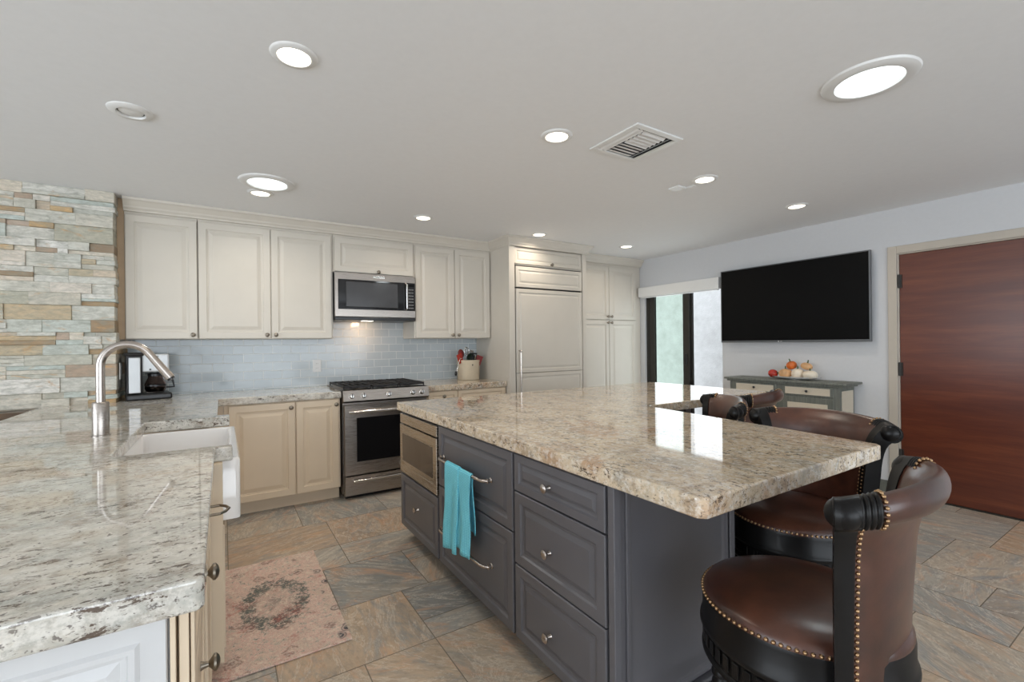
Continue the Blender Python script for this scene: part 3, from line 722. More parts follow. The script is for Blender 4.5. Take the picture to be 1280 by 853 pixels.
text('lettering', 'KitchenAid', .018, 'black_plastic', bd, (.02, -.0230, .3965), (R(90), 0, 0))
b = bm_(); box(b, -.378, .378, -.018, .36, -.012, .018); obj('vent_base', b, 'black_plastic', t, bevel=.004)
b = bm_(); box(b, -.12, -.02, .05, .11, -.0145, -.012); obj('cooktop_lamp', b, 'lamp_warm', t)
ll = bpy.data.lights.new('cooktop_light', 'AREA'); ll.size = .08; ll.energy = .8; ll.color = (1, .62, .34)
lo = bpy.data.objects.new('cooktop_light', ll); C.objects.link(lo); lo.parent = t; lo.location = (-.07, .2, -.02); lo.rotation_euler = (R(38), 0, 0)

# outlet on the backsplash
def outlet(label, loc, rz):
    t = thing('wall_outlet', label, 'outlet', loc, rz)
    b = bm_(); box(b, -.038, .038, -.006, 0, -.06, .06); obj('cover_plate', b, 'white_plastic', t, bevel=.002)
    for z in (-.022, .022):
        b = bm_(); box(b, -.016, .016, -.008, -.005, z - .014, z + .014); s_ = obj('socket', b, 'white_plastic', t, bevel=.001)
        b = bm_(); box(b, -.008, -.006, -.0085, -.0075, z - .004, z + .006); box(b, .006, .008, -.0085, -.0075, z - .004, z + .006); obj('slots', b, 'black_plastic', s_)
outlet('white outlet on the glass tile left of the range', (.764, YW - .008, 1.115), 0)
outlet('white outlet on the stone return behind the coffee maker', (-.637, 4.36, 1.14), R(90))

# ================================================================== ISLAND
IX = 1.035; IRZ = R(-90)
DP = [(0, -.004), (.003, 0), (.040, 0), (.045, .007), (.052, .010), (.060, .010), (.078, .003), (.082, .003)]
MY = 3.045
t = thing('microwave_cabinet', 'charcoal island cabinet unit at the range end holding the drawer microwave', 'cabinet', (IX, MY, 0), IRZ)
b = bm_(); box(b, 0, .645, 0, .60, .09, .452); box(b, 0, .018, 0, .60, .452, .864); box(b, .627, .645, 0, .60, .452, .864); box(b, 0, .645, .56, .60, .452, .864); box(b, 0, .645, 0, .6, .850, .864); obj('body', b, 'grey_cab', t)
b = bm_(); box(b, 0.02, .645, .075, .60, 0, .09); obj('toe_kick', b, 'grey_cab', t)
door(t, 'drawer', .010, .635, .098, .440, 'grey_cab', (.33, .285), 'nickel', prof=DP)
t = thing('drawer_microwave', 'stainless steel drawer microwave built into the charcoal island', 'microwave', (IX, MY, .455), IRZ)
b = bm_(); box(b, .020, .625, .0, .55, .0, .392); obj('body', b, 'black_plastic', t)
b = bm_(); box(b, .012, .633, -.022, 0, .330, .392); obj('control_strip', b, 'steel_warm', t, bevel=.002)
b = bm_(); panel(b, .012, .633, .002, .322, t=.024, prof=[(0, -.004), (.002, 0), (.05, 0), (.053, .002), (.06, .002)]); dd = obj('drawer_front', b, 'steel_warm', t)
b = bm_(); box(b, .060, .575, -.0245, -.020, .085, .262); obj('window', b, plain('bronze_mirror_glass', (.12, .095, .075), .08, .6), dd, bevel=.001)

def bow(parent, x0, x1, z):
    b = bm_(); pts = [(x0, -.018, z), (x0, -.045, z)]
    for k in range(1, 5): a = k / 5 * pi / 2; pts.append((x0 - .035 + .035 * math.cos(a) + .0, -.045 - .02 * math.sin(a), z))
    pts = [(x0, -.018, z), (x0, -.040, z), (x0 + .012, -.056, z), (x0 + .035, -.062, z), (x1 - .035, -.062, z), (x1 - .012, -.056, z), (x1, -.040, z), (x1, -.018, z)]
    tube(b, pts, .0075, 12)
    for x in (x0, x1):
        lathe(b, [(0, 0), (.013, 0), (.013, .004), (.009, .008), (.009, .018), (.012, .022), (0, .024)], 16, 'Y', (x, -.019, z))
    obj('handle', b, 'nickel', parent, smooth=True)
t = thing('island_drawer_cabinet', 'charcoal island unit with two deep drawers and long bar handles', 'cabinet', (IX, 2.395, 0), IRZ)
b = bm_(); box(b, 0, .785, 0, .60, .09, .864); obj('body', b, 'grey_cab', t)
b = bm_(); box(b, 0, .785, .075, .60, 0, .09); obj('toe_kick', b, 'grey_cab', t)
for z0, z1, hz in ((.525, .856, .695), (.098, .518, .310)):
    bb = bm_(); panel(bb, .008, .777, z0, z1, prof=DP); d = obj('drawer', bb, 'grey_cab', t); bow(d, .085, .60, hz)
t = thing('island_drawer_cabinet', 'charcoal island unit with three drawers and round knobs nearest the camera', 'cabinet', (IX, 1.607, 0), IRZ)
b = bm_(); box(b, 0, .545, 0, .60, .09, .864); obj('body', b, 'grey_cab', t)
b = bm_(); box(b, 0, .545, .075, .60, 0, .09); obj('toe_kick', b, 'grey_cab', t)
for z0, z1, kz in ((.705, .856, .775), (.405, .698, .533), (.098, .398, .225)):
    door(t, 'drawer', .006, .537, z0, z1, 'grey_cab', (.245, kz), 'nickel', prof=DP)
# end panel with corner posts
t = thing('island_end_panel', 'charcoal panelled end of the island below the granite overhang', 'cabinet panel', (1.03, 1.031, 0), 0)
b = bm_(); box(b, -.005, .62, .012, .03, 0, .864); box(b, -.012, .018, -.0, .028, .0, .864); box(b, .595, .625, 0, .028, 0, .864); obj('frame', b, 'grey_cab', t, bevel=.003)
b = bm_(); panel(b, .045, .585, .11, .845, t=.012, y=.014, prof=[(0, -.004), (.002, 0), (.012, 0), (.018, .006), (.03, .008), (.045, .008)]); obj('raised_panel', b, 'grey_cab', t)
b = bm_(); box(b, .018, .595, -.02, .012, 0, .085); box(b, .018, .595, -.012, .012, .085, .10); obj('base_moulding', b, 'grey_cab', t, bevel=.004)
t = thing('island_back_cabinet', 'charcoal panelled back of the island facing the bar stools', 'cabinet panel', (1.638, 1.09, 0))
b = bm_(); box(b, 0, .03, 0, 1.95, 0, .864); obj('back_panel', b, 'grey_cab', t)
for k in range(2):
    b = bm_(); panel(b, .04 + k * .54, .54 + k * .54, .11, .845, t=.012, prof=DP); p_ = obj('raised_panel', b, 'grey_cab', t); p_.rotation_euler = (0, 0, R(90)); p_.location = (.03, 0, 0)
t = thing('island_wing_cabinet', 'charcoal cabinet under the wing of granite stretching toward the sliding door', 'cabinet', (1.67, 2.22, 0))
b = bm_(); box(b, 0, 1.34, 0, .80, .0, .864); obj('body', b, 'grey_cab', t)
for k in range(2):
    b = bm_(); panel(b, .05 + k * .64, .66 + k * .64, .11, .845, t=.012, prof=DP); obj('raised_panel', b, 'grey_cab', t)
poly = [(1.0, .725), (1.02, .705), (2.055, .705), (2.075, .72), (2.188, 1.85), (2.193, 1.885), (2.206, 1.912), (2.232, 1.926), (2.265, 1.93), (3.53, 1.93), (3.55, 1.95), (3.55, 3.04), (3.53, 3.06), (1.0, 3.06)]
slab('island_countertop', poly, None, 'granite_y', 'L-shaped polished granite countertop on the charcoal island', z0=.865)

# teal towel hanging over the upper bar handle
t = None
b = bm_(); bx = IX - .062; bz = .695
NU = 26
def sheet(y0, y1, zend, side, off, ph, zjag):
    rows = []
    for i in range(NU + 1):
        s = i / NU; y = y0 + (y1 - y0) * s; row = []
        prof = []
        for k in range(7): a = pi * k / 12; prof.append((bx - side * 0 - (.012 + off) * math.sin(a) * 1.0, bz + (.012 + off) * math.cos(a)))
        L_ = bz - (zend + zjag * s)
        for k in range(1, 17):
            q = k / 16; prof.append((bx - (.012 + off) - .004 * q - .011 * q * (1 + math.sin(s * 9 + ph)) * .9 * min(1, q * 3), bz - L_ * q))
        if side < 0: prof = [(2 * bx - x_, z_) for x_, z_ in prof]
        rows.append([b.verts.new((x_, y - (.012 * math.sin(q2 * .25) if 1 else 0) * 0 + .006 * math.sin(z_ * 21 + ph), z_)) for q2, (x_, z_) in enumerate(prof)])
    for a, c in zip(rows, rows[1:]):
        for k in range(len(a) - 1): b.faces.new((a[k], a[k + 1], c[k + 1], c[k]))
sheet(2.165, 2.01, .285, 1, .004, 0.2, .01)
sheet(2.045, 1.90, .33, 1, .0, 2.1, -.02)
sheet(2.17, 1.91, .40, -1, -.002, 1.0, .01)
tag(obj('dish_towel', b, 'towel', smooth='all', solid=.004), 'teal waffle-weave towel hanging over the island upper bar handle', 'towel')

# ================================================================== BAR STOOLS
def stool_proto():
    t = thing('bar_stool', '', 'bar stool')
    # seat cushion
    b = bm_(); lathe(b, [(0, .640), (.08, .639), (.15, .634), (.20, .625), (.232, .610), (.243, .596), (.244, .585), (0, .585)], 56); obj('seat_cushion', b, 'leather', t, smooth=True)
    b = bm_()
    n = 96
    for k in range(n):
        a = 2 * pi * k / n
        if abs((a + pi / 2 + pi) % (2 * pi) - pi) < R(54): continue
        ball(b, (.2455 * math.cos(a), .2455 * math.sin(a), .592), .0058, 1)
    obj('seat_nailheads', b, 'brass_nail', t, smooth='all')
    b = bm_(); lathe(b, [(0, .585), (.243, .585), (.246, .575), (.246, .520), (.252, .512), (.254, .504), (.250, .496), (.240, .494), (.240, .440), (.247, .436), (.249, .428), (.243, .420), (0, .420)], 64); rail = obj('seat_rail', b, 'black_wood', t, smooth=True, angle=50)
    b = bm_()
    for k in range(48):
        a = 2 * pi * k / 48; c_, s_ = math.cos(a), math.sin(a)
        p = [Vector((c_ * rr_ - s_ * w_, s_ * rr_ + c_ * w_, z_)) for rr_, w_, z_ in ((.241, -.010, .447), (.241, .010, .447), (.246, .010, .447), (.246, -.010, .447), (.241, -.010, .486), (.241, .010, .486), (.246, .010, .486), (.246, -.010, .486))]
        v = [b.verts.new(q) for q in p]
        for f_ in ((0, 3, 2, 1), (4, 5, 6, 7), (0, 1, 5, 4), (1, 2, 6, 5), (2, 3, 7, 6), (3, 0, 4, 7)): b.faces.new([v[i] for i in f_])
    obj('carved_blocks', b, 'black_wood', rail, bevel=.002, seg=1)
    # legs
    for a in (45, 135, 225, 315):
        b = bm_(); lx, ly = .205 * math.cos(R(a)), .205 * math.sin(R(a))
        lathe(b, [(0, .43), (.026, .43), (.026, .40), (.020, .395), (.027, .385), (.027, .375), (.019, .368), (.026, .355), (.027, .34), (.019, .15), (.022, .14), (.022, .13), (.017, .125), (.013, .03), (.018, .02), (.015, 0), (0, 0)], 20, 'Z', (lx, ly, 0))
        for k in range(10):
            w = 2 * pi * k / 10; tube(b, [(lx + .026 * math.cos(w), ly + .026 * math.sin(w), .34), (lx + .0195 * math.cos(w), ly + .0195 * math.sin(w), .155)], .0035, 6)
        obj('leg', b, 'black_wood', t, smooth=True)
    b = bm_(); n = 40; tube(b, [(.205 * math.cos(2 * pi * k / n), .205 * math.sin(2 * pi * k / n), .20) for k in range(n)], .011, 10, True); obj('footrest_ring', b, 'black_wood', t, smooth='all')
    # back: cross-section (radius, height) swept round the seat
    H = 58
    def c_of(z):
        q = (z - .50) / .42; return .238 + .010 * q + .030 * max(0, q) ** 2.5
    def xy(r_, a):
        x_, y_ = r_ * math.cos(a), r_ * math.sin(a); return x_, -.185 + (y_ + .185) * .62
    def section(th, inf=0.0):
        s = min(1, abs(th) / H); rl = .036 - .006 * s * s + inf; zt = 1.000 - .024 * s * s + inf
        cz = zt - rl; cr = .322 + (.022 * (1 - s * s)); th_ = .022 + inf
        P = []
        for k in range(9): z = .50 + (.84 - .50) * k / 8; P.append((c_of(z) - th_, z))
        # inner face sweeps up and back over the top
        i0 = P[-1]
        for k in range(1, 5):
            q = k / 5; P.append((i0[0] * (1 - q) ** 2 + 2 * q * (1 - q) * (i0[0] + .012) + q * q * (cr - rl * .80), i0[1] * (1 - q) ** 2 + 2 * q * (1 - q) * (cz - .01) + q * q * (cz + rl * .60)))
        a0, a1 = 143, -95
        for k in range(15): a = R(a0 + (a1 - a0) * k / 14); P.append((cr + rl * math.cos(a), cz + rl * math.sin(a)))
        o1 = (c_of(.78) + th_, .78); o0 = P[-1]
        for k in range(1, 7):
            q = k / 6; P.append((o0[0] * (1 - q) ** 2 + 2 * q * (1 - q) * (o1[0] + .006) + q * q * o1[0], o0[1] * (1 - q) ** 2 + 2 * q * (1 - q) * (cz - rl - .02) + q * q * o1[1]))
        for k in range(1, 8): z = .78 - (.78 - .50) * k / 7; P.append((c_of(z) + th_, z))
        return P, (cr, cz, rl)
    def sweep(b, t0, t1, n, inf=0.0, fn=None):
        rings = []
        for i in range(n + 1):
            th = t0 + (t1 - t0) * i / n; P = (fn or (lambda q: section(q, inf)[0]))(th); a = R(-90 + th)
            rings.append([b.verts.new((*xy(r_, a), z_)) for r_, z_ in P])
        m_ = len(rings[0])
        for a, c in zip(rings, rings[1:]):
            for k in range(m_): b.faces.new((a[k], a[(k + 1) % m_], c[(k + 1) % m_], c[k]))
        b.faces.new(rings[0]); b.faces.new(list(reversed(rings[-1])))
    b = bm_(); sweep(b, -49, 49, 44); obj('backrest', b, 'leather', t, smooth=True, angle=60)
    def row(name, pts, rad=.0056):
        b = bm_()
        for p in pts: ball(b, p, rad, 1)
        obj(name, b, 'brass_nail', t, smooth='all')
    def outer_pts(th, off, z0=.53):
        P, (cr, cz, rl) = section(th); P = P[28:]          # outer face, top to bottom
        P = [p for p in P if p[1] > z0]; out = []; acc = 0
        for p, q in zip(P, P[1:]):
            L_ = math.hypot(q[0] - p[0], q[1] - p[1])
            while acc < L_:
                f_ = acc / L_; out.append((*xy(p[0] + (q[0] - p[0]) * f_ + off, R(-90 + th)), p[1] + (q[1] - p[1]) * f_)); acc += .0142
            acc -= L_
        return out
    for sg in (-1, 1):
        b = bm_(); sweep(b, sg * 48.5, sg * 60, 6, .005)
        _, (cr, cz, rl) = section(sg * 56, .005); ball(b, (*xy(cr, R(-90 + sg * 55.8)), cz), rl * .985, 3)
        po = obj('back_post', b, 'black_wood', t, smooth=True, angle=45)
        _, (cr, cz, rl) = section(sg * 54)
        def ringfn(th, k0=[0]):
            _, (cr, cz, rl) = section(th); q = (abs(th) - 40) / 10; rad = rl * (1.03 + .15 * abs(math.sin(q * pi * 4)))
            return [(cr + rad * math.cos(2 * pi * k / 20), cz + rad * math.sin(2 * pi * k / 20)) for k in range(20)]
        b = bm_(); sweep(b, sg * 40, sg * 50, 40, fn=ringfn); obj('carved_knuckle', b, 'black_wood', po, smooth=True, angle=60)
        _, (cr, cz, rl) = section(sg * 60, .005); a = R(-90 + sg * 60.1); b = bm_(); pts = []
        for k in range(40):
            w = k / 39; rad = (rl + .001) * (1 - .8 * w); ph = R(180 - 560 * w); r_ = cr + rad * math.cos(ph); z_ = cz + rad * math.sin(ph)
            pts.append((*xy(r_, a), z_))
        tube(b, pts, .0032, 6); obj('scroll', b, 'black_wood', po, smooth='all')
        row('outer_nailheads', outer_pts(sg * 46.5, .001))
        row('inner_nailheads', [(*xy(c_of(.53 + k * .0145) - .0225, R(-90 + sg * 46.5)), .53 + k * .0145) for k in range(22)], .0045)
        row('post_nailheads', [(*xy(c_of(.53 + k * .0145) - .027, R(-90 + sg * 54)), .53 + k * .0145) for k in range(22)], .0035)
        _, (cr, cz, rl) = section(sg * 39)
        row('knuckle_nailheads', [(*xy(cr + (rl + .004) * math.cos(R(-80 + k * 20)), R(-90 + sg * 39)), cz + (rl + .004) * math.sin(R(-80 + k * 20))) for k in range(13)], .0052)
    row('base_nailheads', [(*xy(c_of(.53) + .0225, R(-90 + th)), .53) for th in [-45 + 2.65 * k for k in range(35)]])
    return t
st0 = stool_proto()
spots = [(1.34, .65, 6, 'brown leather swivel bar stool in the foreground at the near end of the island'),
         (2.01, .99, 88, 'brown leather bar stool tucked beneath the island, directly behind the foreground stool'),
         (2.83, 1.80, 8, 'farthest brown leather bar stool, pushed under the wing toward the sliding door'),
         (2.23, 1.68, 50, 'brown leather bar stool in the inner corner of the L-shaped island')]
for i, (x, y, a, lab) in enumerate(spots):
    o = st0 if i == 0 else copy_tree(st0)
    o.location = (x, y, 0); o.rotation_euler = (0, 0, R(a)); o['label'] = lab; o['category'] = 'bar stool'; o['group'] = 'leather bar stools around the island'

# ================================================================== RIGHT WALL THINGS
t = thing('television', 'large black flat-screen television mounted on the right wall', 'television', (XW - .065, 2.388, 1.693))
b = bm_(); box(b, -.018, .012, -.703, .703, -.398, .398); obj('bezel', b, 'bezel', t, bevel=.003)
b = bm_(); box(b, -.0195, -.0175, -.692, .692, -.378, .388); obj('screen', b, 'screen', t)
b = bm_(); box(b, .012, .064, -.2, .2, -.2, .2); obj('wall_mount', b, 'black_plastic', t)
lg = text('logo', 'LG', .016, 'silver_plastic', t, (-.0190, .05, -.389), (R(90), 0, R(-90)))
b = bm_(); lathe(b, [(0, 0), (.007, 0), (.007, .001), (0, .001)], 16, 'X', (-.020, .075, -.389)); obj('logo_disc', b, 'silver_plastic', t)

t = thing('console_cabinet', 'narrow grey-washed console cabinet with woven panels under the television', 'console', (XW - .013, 2.35, 0))
b = bm_(); box(b, -.275, 0, -.51, .51, .10, .895); box(b, -.275, -.235, -.51, -.465, 0, .10); box(b, -.275, -.235, .465, .51, 0, .10); box(b, -.04, 0, -.51, -.465, 0, .10); box(b, -.04, 0, .465, .51, 0, .10)
obj('body', b, 'grey_wash', t, bevel=.002)
b = bm_(); box(b, -.315, 0, -.575, .555, .915, .935); box(b, -.295, 0, -.54, .535, .895, .915); obj('top', b, 'grey_wash', t, bevel=.004)
b = bm_(); box(b, -.245, -.03, -.514, -.509, .16, .86); obj('side_inset', b, 'rattan', t)
for y0, y1 in ((.03, .46), (-.46, -.03)):
    b = bm_(); box(b, -.284, -.274, y0, y1, .800, .890); d = obj('drawer', b, 'grey_wash', t, bevel=.002)
    b = bm_(); box(b, -.287, -.283, y0 + .025, y1 - .025, .812, .876); obj('woven_inset', b, 'rattan', d)
    b = bm_(); ball(b, (-.296, (y0 + y1) / 2, .845), .012, 2); tube(b, [(-.284, (y0 + y1) / 2, .845), (-.296, (y0 + y1) / 2, .845)], .005, 8); obj('knob', b, 'black_plastic', d, smooth='all')
    b = bm_(); box(b, -.284, -.274, y0, y1, .13, .785); d = obj('door', b, 'grey_wash', t, bevel=.002)
    b = bm_(); box(b, -.287, -.283, y0 + .045, y1 - .045, .18, .735); obj('woven_inset', b, 'rattan', d)
    b = bm_(); ball(b, (-.294, y0 + .02 if y0 > 0 else y1 - .02, .48), .010, 2); obj('knob', b, 'black_plastic', d, smooth='all')

# plate of vegetables and gourds
PX_, PY_, PZ_ = 4.655, 2.27, .935
t = thing('serving_plate', 'white oval serving plate on top of the grey console', 'plate', (PX_, PY_, PZ_))
b = bm_(); lathe(b, [(0, .006), (.10, .006), (.13, .014), (.165, .026), (.168, .030), (.163, .030), (.128, .019), (.1, .012), (0, .011)], 40)
for v in b.verts: v.co.x *= .62; v.co.y *= 1.35
lathe(b, [(0, 0), (.05, 0), (.055, .007), (0, .007)], 24)
obj('dish', b, 'porcelain', t, smooth=True, angle=50)
def gourd(name, label, loc, r, flat, ribs, mat, stem='green_stem', rot=(0, 0, 0), tall=1):
    t = thing(name, label, name.replace('_', ' '), loc)
    b = bm_(); n, m_ = 48, 20; rings = []
    for i in range(m_ + 1):
        ph = pi * i / m_; ring = []
        for k in range(n):
            a = 2 * pi * k / n; rad = r * (1 - .10 * (abs(math.cos(a * ribs / 2)) < .25) * math.sin(ph)) if ribs else r
            hz = r * flat * math.cos(ph) - (r * flat * .18 if i in (0, m_) else 0) * (1 if i == 0 else -1)
            ring.append((rad * math.sin(ph) ** .85 * math.cos(a) if 0 < i < m_ else 0, rad * math.sin(ph) ** .85 * math.sin(a) if 0 < i < m_ else 0, hz))
        rings.append(ring)
    top = b.verts.new(rings[0][0]); bot = b.verts.new(rings[-1][0]); R_ = [[b.verts.new(p) for p in g] for g in rings[1:-1]]
    for k in range(n): b.faces.new((top, R_[0][k], R_[0][(k + 1) % n])); b.faces.new((bot, R_[-1][(k + 1) % n], R_[-1][k]))
    for a, c in zip(R_, R_[1:]):
        for k in range(n): b.faces.new((a[k], c[k], c[(k + 1) % n], a[(k + 1) % n]))
    o = obj('flesh', b, mat, t, smooth='all'); o.rotation_euler = rot
    b = bm_(); tube(b, [(0, 0, r * flat * .8), (.002, 0, r * flat + .012), (.008, .004, r * flat + .026)], [.008, .006, .005], 8); s_ = obj('stem', b, stem, t, smooth=True); s_.rotation_euler = rot
    return t
zt_ = PZ_ + .013
gourd('bell_pepper', 'shiny red bell pepper at the left end of the serving plate', (4.625, 2.462, zt_ + .038), .040, .80, 4, 'red', rot=(R(80), 0, 0)).scale = (1, 1.35, 1)
gourd('pumpkin', 'small pale orange pumpkin resting low on the serving plate', (4.63, 2.345, zt_ + .044), .058, .76, 8, 'tan_onion')
gourd('pumpkin', 'orange pumpkin with green stem stacked on top of the others', (4.665, 2.305, zt_ + .122), .046, .86, 8, 'orange', rot=(R(-20), 0, 0))
gourd('pumpkin', 'cream pumpkin in the middle of the serving plate', (4.635, 2.235, zt_ + .046), .055, .84, 8, 'white_pumpkin')
gourd('pumpkin', 'flat white pumpkin at the right end of the serving plate', (4.63, 2.125, zt_ + .040), .062, .64, 10, 'white_pumpkin')
gourd('pumpkin', 'striped tan pumpkin lying on top of the white ones', (4.655, 2.165, zt_ + .118), .050, .66, 9, 'orange', rot=(R(15), 0, 0)).children[0].data.materials[0] = M['tan_onion']

# ================================================================== COUNTER THINGS
t = thing('coffee_maker', 'silver and black drip coffee maker in the corner by the stone', 'coffee maker', (-.475, 4.42, .92), R(10))
b = bm_(); box(b, -.14, .13, -.11, .12, 0, .045); obj('base', b, 'black_plastic', t, bevel=.012, seg=3)
b = bm_(); box(b, -.14, -.045, -.10, .12, .045, .335); box(b, -.15, -.035, -.105, .125, .325, .352); obj('water_tank', b, 'black_plastic', t, bevel=.014, seg=3)
b = bm_(); box(b, -.125, -.058, -.108, -.098, .055, .315); obj('side_window', b, 'silver_plastic', t, bevel=.006)
b = bm_(); box(b, -.05, .115, -.085, .115, .205, .340); hd = obj('brew_head', b, 'silver_plastic', t, bevel=.012, seg=3)
b = bm_()
for x, z in ((.0, .225), (.04, .27), (.07, .235)): lathe(b, [(0, 0), (.007, 0), (.006, .005), (0, .005)], 12, 'Y', (x, -.084, z))
box(b, .0, .05, -.087, -.084, .318, .324); obj('buttons', b, 'black_plastic', hd)
cf = bm_(); lathe(cf, [(0, .050), (.052, .050), (.066, .075), (.066, .115), (.048, .155), (.044, .172), (.040, .172), (.044, .152), (.061, .113), (.061, .077), (.048, .055), (0, .055)], 28, 'Z', (.035, -.02, 0)); cr = obj('carafe', cf, 'carafe_glass', t, smooth=True)
b = bm_(); lathe(b, [(0, .172), (.048, .172), (.048, .19), (.03, .198), (0, .198)], 24, 'Z', (.035, -.02, 0)); lathe(b, [(.066, .098), (.0675, .098), (.0675, .108), (.066, .108)], 28, 'Z', (.035, -.02, 0)); obj('lid', b, 'black_plastic', cr, smooth=True)
b = bm_(); tube(b, [(.078, -.03, .185), (.115, -.04, .175), (.140, -.045, .13), (.148, -.047, .085), (.10, -.037, .083)], .007, 10); obj('handle', b, 'black_plastic', cr, smooth=True)
b = bm_(); lathe(b, [(0, .056), (.047, .056), (.059, .077), (.059, .09), (0, .09)], 24, 'Z', (.035, -.02, 0)); obj('coffee', b, 'black_wood', cr, smooth=True)

CX, CY = 2.285, 4.52
t = thing('utensil_crock', 'cream stoneware crock full of utensils right of the range', 'crock', (CX, CY, .92))
b = bm_(); lathe(b, [(0, 0), (.116, 0), (.122, .006), (.122, .190), (.126, .196), (.126, .212), (.120, .216), (.112, .212), (.112, .02), (0, .02)], 48); obj('pot', b, 'crock', t, smooth=True, angle=50)
b = bm_(); lathe(b, [(0, 0), (.007, 0), (.007, .0012), (0, .0012)], 16, 'Y', (-.01, -.1222, .165)); box(b, -.012, -.008, -.1235, -.122, .15, .16); obj('emblem', b, 'black_plastic', t)
def utensil(name, label, dx, dy, lean, head, L, hm, sm, spin=0):
    t = thing(name, label, name.replace('_', ' '), (CX + dx * .4, CY + dy * .4, .945))
    d = Vector((dx, dy, .30)).normalized(); q = Vector((0, 0, 1)).rotation_difference(d); t.rotation_mode = 'QUATERNION'
    from mathutils import Quaternion
    t.rotation_quaternion = q @ Quaternion((0, 0, 1), spin)
    b = bm_(); tube(b, [(0, 0, 0), (0, 0, L)], .005, 10); obj('handle', b, sm, t, smooth=True)
    b = bm_()
    if head == 'spoon': ball(b, (0, 0, L + .03), .043, 3, (.95, .25, 1.15))
    if head == 'ladle':
        lathe(b, [(0, -.034), (.032, -.026), (.050, 0), (.047, 0), (.030, -.022), (0, -.030)], 24, 'Y', (0, 0, L + .02))
    if head == 'spatula':
        box(b, -.036, .036, -.003, .003, L - .02, L + .085)
    if head == 'slotted':
        box(b, -.032, .032, -.003, .003, L, L + .016); box(b, -.032, .032, -.003, .003, L + .07, L + .085)
        for k in range(4): box(b, -.032 + k * .0187, -.024 + k * .0187, -.003, .003, L + .016, L + .07)
    if head == 'whisk':
        for k in range(5):
            a = pi * k / 5; tube(b, [(.030 * math.sin(pi * w / 10) ** .7 * math.cos(a) * s_, .030 * math.sin(pi * w / 10) ** .7 * math.sin(a) * s_, L + .09 * w / 10) for s_ in (1,) for w in range(11)], .0015, 5)
            tube(b, [(-.030 * math.sin(pi * w / 10) ** .7 * math.cos(a), -.030 * math.sin(pi * w / 10) ** .7 * math.sin(a), L + .09 * w / 10) for w in range(11)], .0015, 5)
    if head == 'tongs':
        tube(b, [(-.01, 0, L - .02), (-.016, 0, L + .08)], .004, 6); tube(b, [(.01, 0, L - .02), (.016, 0, L + .08)], .004, 6)
    obj('head', b, hm, t, bevel=.0015 if head in ('spatula', 'slotted') else 0, smooth=head in ('spoon', 'ladle', 'whisk', 'tongs'))
utensil('spatula', 'bright red spatula leaning left out of the crock', -.115, -.05, 0, 'spatula', .195, 'red', 'steel', .3)
utensil('spoon', 'dark red spoon at the left back of the crock', -.06, .02, 0, 'spoon', .235, 'dark_red', 'dark_red', .2)
utensil('ladle', 'dark green ladle standing in the middle of the crock', 0.0, -.05, 0, 'ladle', .20, 'green_tool', 'black_plastic')
utensil('turner', 'black slotted turner in the front of the crock', .03, -.06, 0, 'slotted', .19, 'black_plastic', 'black_plastic')
utensil('whisk', 'thin wire whisk, tallest thing in the crock', .0, .03, 0, 'whisk', .245, 'chrome', 'chrome')
utensil('turner', 'grey slotted turner leaning right in the crock', .055, .04, 0, 'slotted', .215, 'steel', 'steel', .5)
utensil('spoon', 'pale wooden spoon leaning right out of the crock', .10, -.02, 0, 'spoon', .175, 'wood_light', 'wood_light')
utensil('spatula', 'rust-red spatula low at the right of the crock', .095, -.06, 0, 'spatula', .165, 'dark_red', 'wood_light', -.2)
# thermometer-like probe hanging outside the crock
t = thing('measuring_spoon', 'steel spoon with dark end hooked over the left rim of the crock', 'spoon', (2.148, 4.46, 1.125))
b = bm_(); tube(b, [(.035, .012, .028), (.012, 0, .030), (.0, -.004, .012), (-.045, -.02, -.105)], .0045, 8); obj('handle', b, 'chrome', t, smooth=True)
b = bm_(); ball(b, (-.054, -.023, -.128), .020, 2, (.75, .5, 1.3)); obj('bowl', b, 'black_plastic', t, smooth='all')

# ================================================================== RUG
bm = bm_(); n = 26
x0, x1, y0, y1 = -.055, .475, 2.105, 3.14
box(bm, x0 - .21, x1 - .21, y0 - 2.62, y1 - 2.62, .002, .010)
o = obj('rug', bm, 'rug', bevel=.002); o.location = (.21, 2.62, 0)
tag(o, 'faded red and grey patterned runner rug on the slate floor', 'rug')

# ================================================================== CEILING THINGS
def downlight_proto():
    t = thing('downlight', '', 'downlight')
    b = bm_(); lathe(b, [(.058, -.002), (.060, -.009), (.078, -.007), (.084, -.002), (.085, 0), (.05, 0)], 40); obj('trim_ring', b, 'white_plastic', t, smooth=True)
    b = bm_(); lathe(b, [(0, -.0035), (.058, -.0035), (.058, -.001), (0, -.001)], 36); obj('lens', b, 'lamp_warm', t)
    l = bpy.data.lights.new('downlight_glow', 'AREA'); l.shape = 'DISK'; l.size = .11; l.energy = DOWNLIGHT_W; l.color = (1, .88, .74); l.spread = R(150)
    o = bpy.data.objects.new('downlight_glow', l); C.objects.link(o); o.parent = t; o.location = (0, 0, -.012)
    return t
d0 = downlight_proto()
dl = [(.24, 1.915, 'lit round downlight above the left walkway, nearest the camera on the left'), (1.52, 1.935, 'lit downlight just left of the ceiling vent'),
      (2.79, 1.93, 'lit downlight beside the small white ceiling plate'), (4.005, 1.925, 'lit downlight closest to the television wall'),
      (.24, 3.76, 'lit downlight tucked right behind the left tubular skylight'), (1.49, 3.785, 'lit downlight in front of the cabinet over the microwave'),
      (2.73, 3.78, 'lit downlight in front of the refrigerator'), (3.95, 3.755, 'lit downlight in front of the tall pantry cabinet')]
for i, (x, y, lab) in enumerate(dl):
    o = d0 if i == 0 else copy_tree(d0)
    o.location = (x, y, CE); o['label'] = lab; o['group'] = 'recessed downlights in the ceiling'
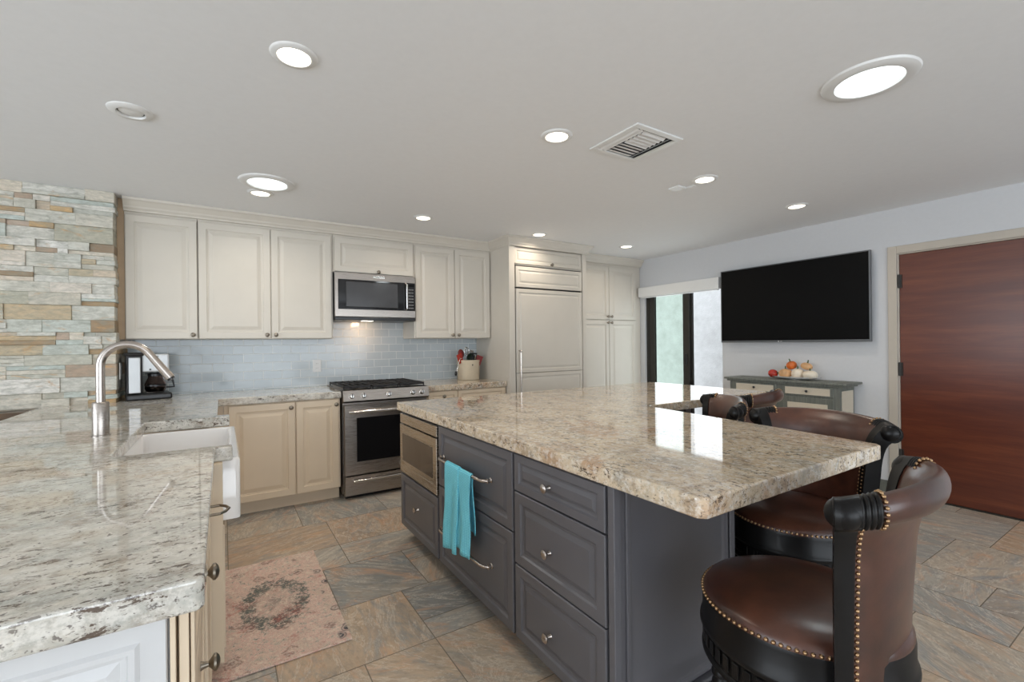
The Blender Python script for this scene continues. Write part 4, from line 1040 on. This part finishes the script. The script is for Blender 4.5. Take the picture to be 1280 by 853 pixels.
for x, y, lab in ((.265, 3.50, 'large round tubular skylight on the left near the wall cabinets'), (2.34, .83, 'large round tubular skylight at upper right over the stools')):
    t = thing('tubular_skylight', lab, 'skylight', (x, y, CE), 0, 'tubular skylights')
    b = bm_(); lathe(b, [(.118, -.004), (.122, -.014), (.150, -.016), (.168, -.008), (.172, 0), (.11, 0)], 56); obj('trim_ring', b, 'white_plastic', t, smooth=True)
    b = bm_(); lathe(b, [(0, -.008), (.08, -.007), (.118, -.004), (.118, -.001), (0, -.001)], 48); obj('diffuser', b, 'lamp_day', t, smooth=True)
    l = bpy.data.lights.new('skylight_glow', 'AREA'); l.shape = 'DISK'; l.size = .22; l.energy = 2.2; l.color = (.9, .98, 1)
    o = bpy.data.objects.new('skylight_glow', l); C.objects.link(o); o.parent = t; o.location = (0, 0, -.022)
t = thing('ceiling_speaker', 'round white unlit ceiling fixture at upper left', 'ceiling speaker', (-.355, 2.762, CE))
b = bm_(); lathe(b, [(.052, -.003), (.056, -.012), (.078, -.010), (.088, -.003), (.089, 0), (.04, 0)], 40); obj('trim_ring', b, 'white_plastic', t, smooth=True)
b = bm_(); lathe(b, [(0, -.010), (.03, -.009), (.046, -.005), (.048, -.001), (0, -.001)], 36); obj('centre_disc', b, 'white_plastic', t, smooth=True)
b = bm_(); lathe(b, [(.047, -.001), (.052, -.001), (.052, -.0015), (.047, -.0015)], 36); obj('gap_ring', b, 'dark_frame', t)

t = thing('air_vent', 'square white louvred air vent in the ceiling', 'vent', (1.955, 1.782, CE))
b = bm_()
for x0, x1, y0, y1 in ((-.18, .18, -.18, -.145), (-.18, .18, .145, .18), (-.18, -.145, -.145, .145), (.145, .18, -.145, .145)): box(b, x0, x1, y0, y1, -.010, 0)
obj('frame', b, 'white_plastic', t, bevel=.004)
b = bm_(); box(b, -.15, .15, -.15, .15, -.0015, -.0005); obj('duct_opening', b, 'black_plastic', t)
def slat(x0, x1, y0, y1, tilt, ax):
    b = bm_(); w = (x1 - x0) / 2; d = (y1 - y0) / 2; box(b, -w, w, -d, d, -.0008, .0008)
    s_ = obj('slat', b, 'white_plastic', t); s_.location = ((x0 + x1) / 2, (y0 + y1) / 2, -.008); s_.rotation_euler = (tilt, 0, 0) if ax == 'X' else (0, tilt, 0)
for k in range(2): slat(-.142 + k * .028, -.122 + k * .028, -.142, .142, R(28), 'Y')
for k in range(2): slat(.096 + k * .028, .118 + k * .028, -.142, .142, R(-28), 'Y')
for k in range(5): slat(-.082, .088, -.136 + k * .030, -.114 + k * .030, R(-28), 'X')
for k in range(4): slat(-.082, .088, .022 + k * .030, .046 + k * .030, R(14), 'X')

t = thing('ceiling_sensor', 'small flat white plate on the ceiling beside a downlight', 'sensor', (2.79, 2.14, CE))
b = bm_(); box(b, -.06, .03, -.045, .045, -.012, 0); obj('plate', b, 'white_plastic', t, bevel=.004)
b = bm_(); box(b, .035, .065, -.10, -.02, -.006, 0); obj('clip', b, 'white_plastic', t, bevel=.002)
